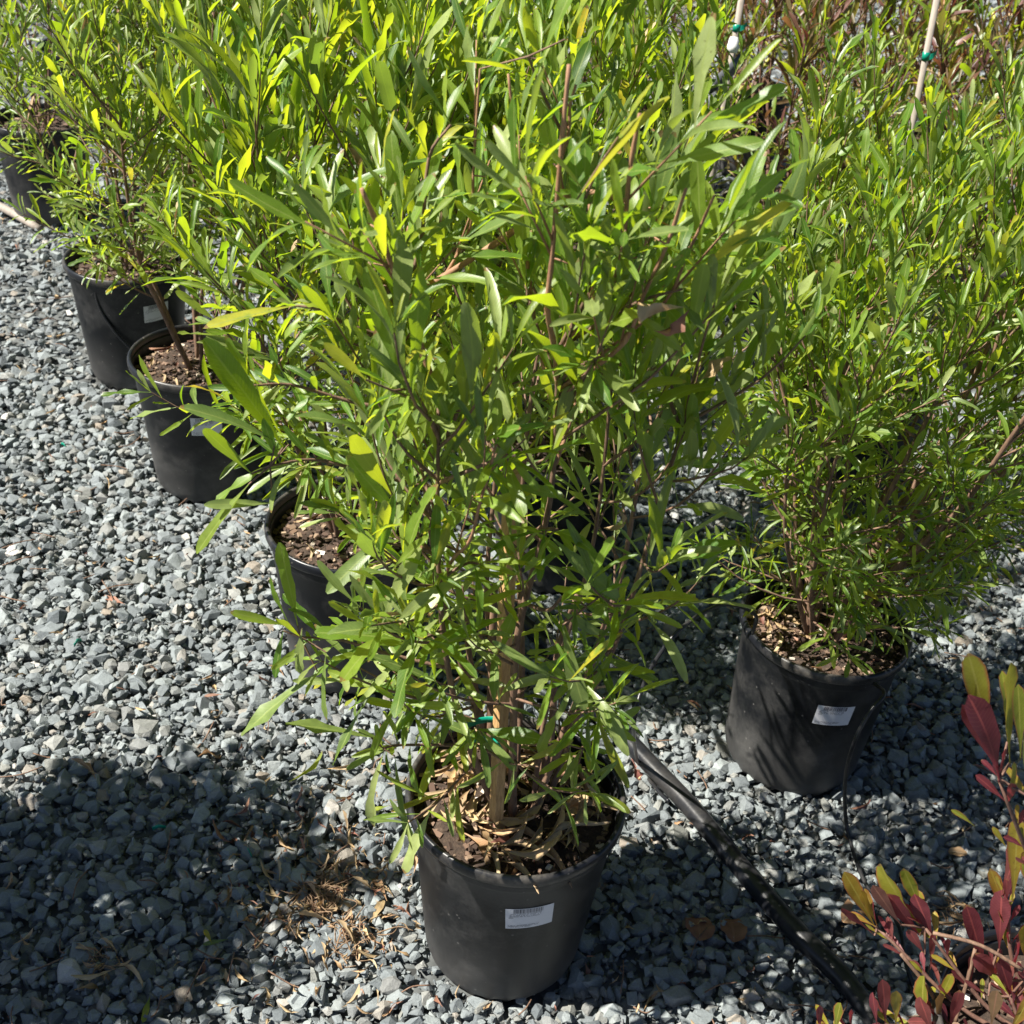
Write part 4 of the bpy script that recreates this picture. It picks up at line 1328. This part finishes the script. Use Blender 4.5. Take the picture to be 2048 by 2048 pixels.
fallen((1190, 1430), (1225, 1490), M_LEAF_RUST, S_DRY, 0, 1.3, "rust red curled leaf between the front pot and the thick pipe")
fallen((810, 1990), (790, 1945), M_LEAF_RUST, S_DRY, 2, 1.4, "rust coloured leaf at the bottom edge left of the front pot")
fallen((835, 1900), (800, 1860), M_LEAF_RUST, S_DRY, 0, 1.5, "rust coloured curled leaf against the foot of the front pot")
fallen((730, 1700), (700, 1625), M_LEAF_DRY, SHAPES, 3, 1.3, "long tan leaf leaning on the stones left of the front pot")
fallen((735, 1520), (690, 1530), M_LEAF_YEL, SHAPES, 5, 1.0, "yellowish leaf just left of the front pot's rim", z=.03)
fallen((700, 1740), (725, 1690), M_LEAF_DRY, SHAPES, 5, 1.3, "tan leaf in the leaf pile left of the front pot, lower one")
fallen((1215, 1905), (1240, 1840), M_LEAF_DRY, S_DRY, 3, 1.2, "tan curled leaf on the gravel right of the front pot's foot")
fallen((505, 1660), (540, 1745), M_LEAF_DRY, SHAPES, 1, 1.0, "narrow tan leaf beside the clump of dry roots")
# scattered litter nobody could count
rl = random.Random(8)
VV = []; FF = []; UU = []; MI = []; off = 0
n_l = 0
while n_l < 1200:
    y = .95 + 4.2 * rl.random() ** 1.6
    x = rl.uniform(-.5 - .4 * y, .6 + .33 * y)
    if n_l % 4 == 0:
        cpt = ground(rl.gauss(600, 110), rl.gauss(1690, 90)); x, y = cpt.x, cpt.y
    near_pot = min(math.hypot(x - p[0], y - p[1]) for p in ALLPOTS)
    if near_pot < .11 or (near_pot > .45 and rl.random() < .55): continue
    sh = S_DRY[rl.randrange(4)]
    L = rl.uniform(.010, .036)
    a = rl.uniform(0, 6.28)
    fr = np.array(frame(Vector((math.cos(a), math.sin(a), rl.uniform(-.2, .3))), Vector((0, 0, 1)) + rnd_dir(rl) * .8, L, rl.uniform(.7, 2.0)))
    V, F, UV = sh
    VV.append(V @ fr.T + np.array([x, y, rl.uniform(.020, .027)])); FF.append(F + off); off += len(V); UU.append(UV[F.ravel()]); MI += [0 if rl.random() < .75 else 1] * len(F)
    n_l += 1
me = np_mesh("leaf_litter", np.concatenate(VV), np.concatenate(FF), [M_LEAF_DRY, M_LEAF_RUST], uv=np.concatenate(UU), mi=MI)
tag(link(bpy.data.objects.new("leaf_litter", me)), "small dry brown and rust leaf scraps scattered over the gravel", "leaf litter", None, "stuff")
# twigs
m = Mesh()
for _ in range(260):
    y = 1.0 + 2.5 * rl.random() ** 1.4; x = rl.uniform(-.4 - .4 * y, .55 + .33 * y)
    if min(math.hypot(x - p[0], y - p[1]) for p in ALLPOTS) < .12: continue
    a = rl.uniform(0, 6.28); L = rl.uniform(.02, .07)
    p = Vector((x, y, .026)); d = Vector((math.cos(a), math.sin(a), 0))
    m.tube(catmull([p, p + d * L * .5 + rnd_dir(rl) * .006, p + d * L + Vector((0, 0, .004))], 3), [.0011] * 7, 4)
tag(m.build("twig_litter", M_BARK), "thin dry twigs lying between the stones", "twigs", None, "stuff")
# clumps of dry roots left of the front pot
def root_clump(px, py, n, rad, label, seed, grp="clumps of dry roots"):
    r = random.Random(seed)
    c = ground(px, py, .022)
    root = empty("dried_weed", c, label, "dried weed", grp)
    m = Mesh()
    for _ in range(n):
        a = r.uniform(0, 6.28); L = rad * r.uniform(.35, 1.1)
        d = Vector((math.cos(a), math.sin(a), r.uniform(.0, .5)))
        p0 = rnd_dir(r) * rad * r.uniform(.05, .75); p0.z = abs(p0.z) * .15
        L *= r.uniform(.4, .9)
        p1 = p0 + d * L * .5 + rnd_dir(r) * .014
        p2_ = p0 + d * L + rnd_dir(r) * .016; p2_.z = max(-.002, p2_.z * .4)
        m.tube(catmull([p0, p1, p2_], 4), [.0011 * (1 - .07 * i) for i in range(9)], 4, cap=False)
    m.build("roots", M_STRAW, root)
    for k in range(9):
        a = r.uniform(0, 6.28); L = r.uniform(.025, .05)
        o = bpy.data.objects.new("dry_leaf", leaf_mesh(S_DRY, r.randrange(4), M_LEAF_DRY)); link(o, root)
        m4 = frame(Vector((math.cos(a), math.sin(a), .25)), Vector((0, 0, 1)), L, 1.2).to_4x4(); m4.translation = (math.cos(a * 3) * rad * r.uniform(.1, .9), math.sin(a * 3) * rad * r.uniform(.1, .9), .004)
        o.matrix_basis = m4
root_clump(600, 1690, 85, .062, "dense tan clump of dry roots on the shaded gravel left of the front pot", 3)
root_clump(665, 1775, 44, .060, "looser straggle of dry roots close to the wall of the front pot", 4)
root_clump(1800, 1595 + 130, 30, .035, "small pale tangle of dry roots behind the red shrub", 5)
root_clump(190, 1815, 18, .045, "thin straggle of dry roots in the lower left shade", 6)
# scraps of green tie tape
def scrap(px, py, a, label):
    c = ground(px, py, .026)
    m = Mesh()
    d = Vector((math.cos(a), math.sin(a), 0))
    pts = [c - d * .010, c + Vector((0, 0, .004)), c + d * .010 + Vector((0, 0, -.001))]
    ribbon(m, pts, .007)
    o = m.build("tape_scrap", M_TIE)
    s = o.modifiers.new("t", 'SOLIDIFY'); s.thickness = .0008
    tag(o, label, "plastic scrap", "green tape scraps")
scrap(300, 1562, .3, "green tape scrap on the border of sun and shade at lower left")
scrap(470, 1608, 2.2, "green tape scrap in the shade right of its twin")
scrap(147, 1212, 1.2, "green tape scrap on the sunlit open gravel")
scrap(1665, 1680, .1, "green tape scrap beside the drip tube in front of the right hand pot")
scrap(120, 840, 2.4, "green tape scrap on the gravel left of the second pot")
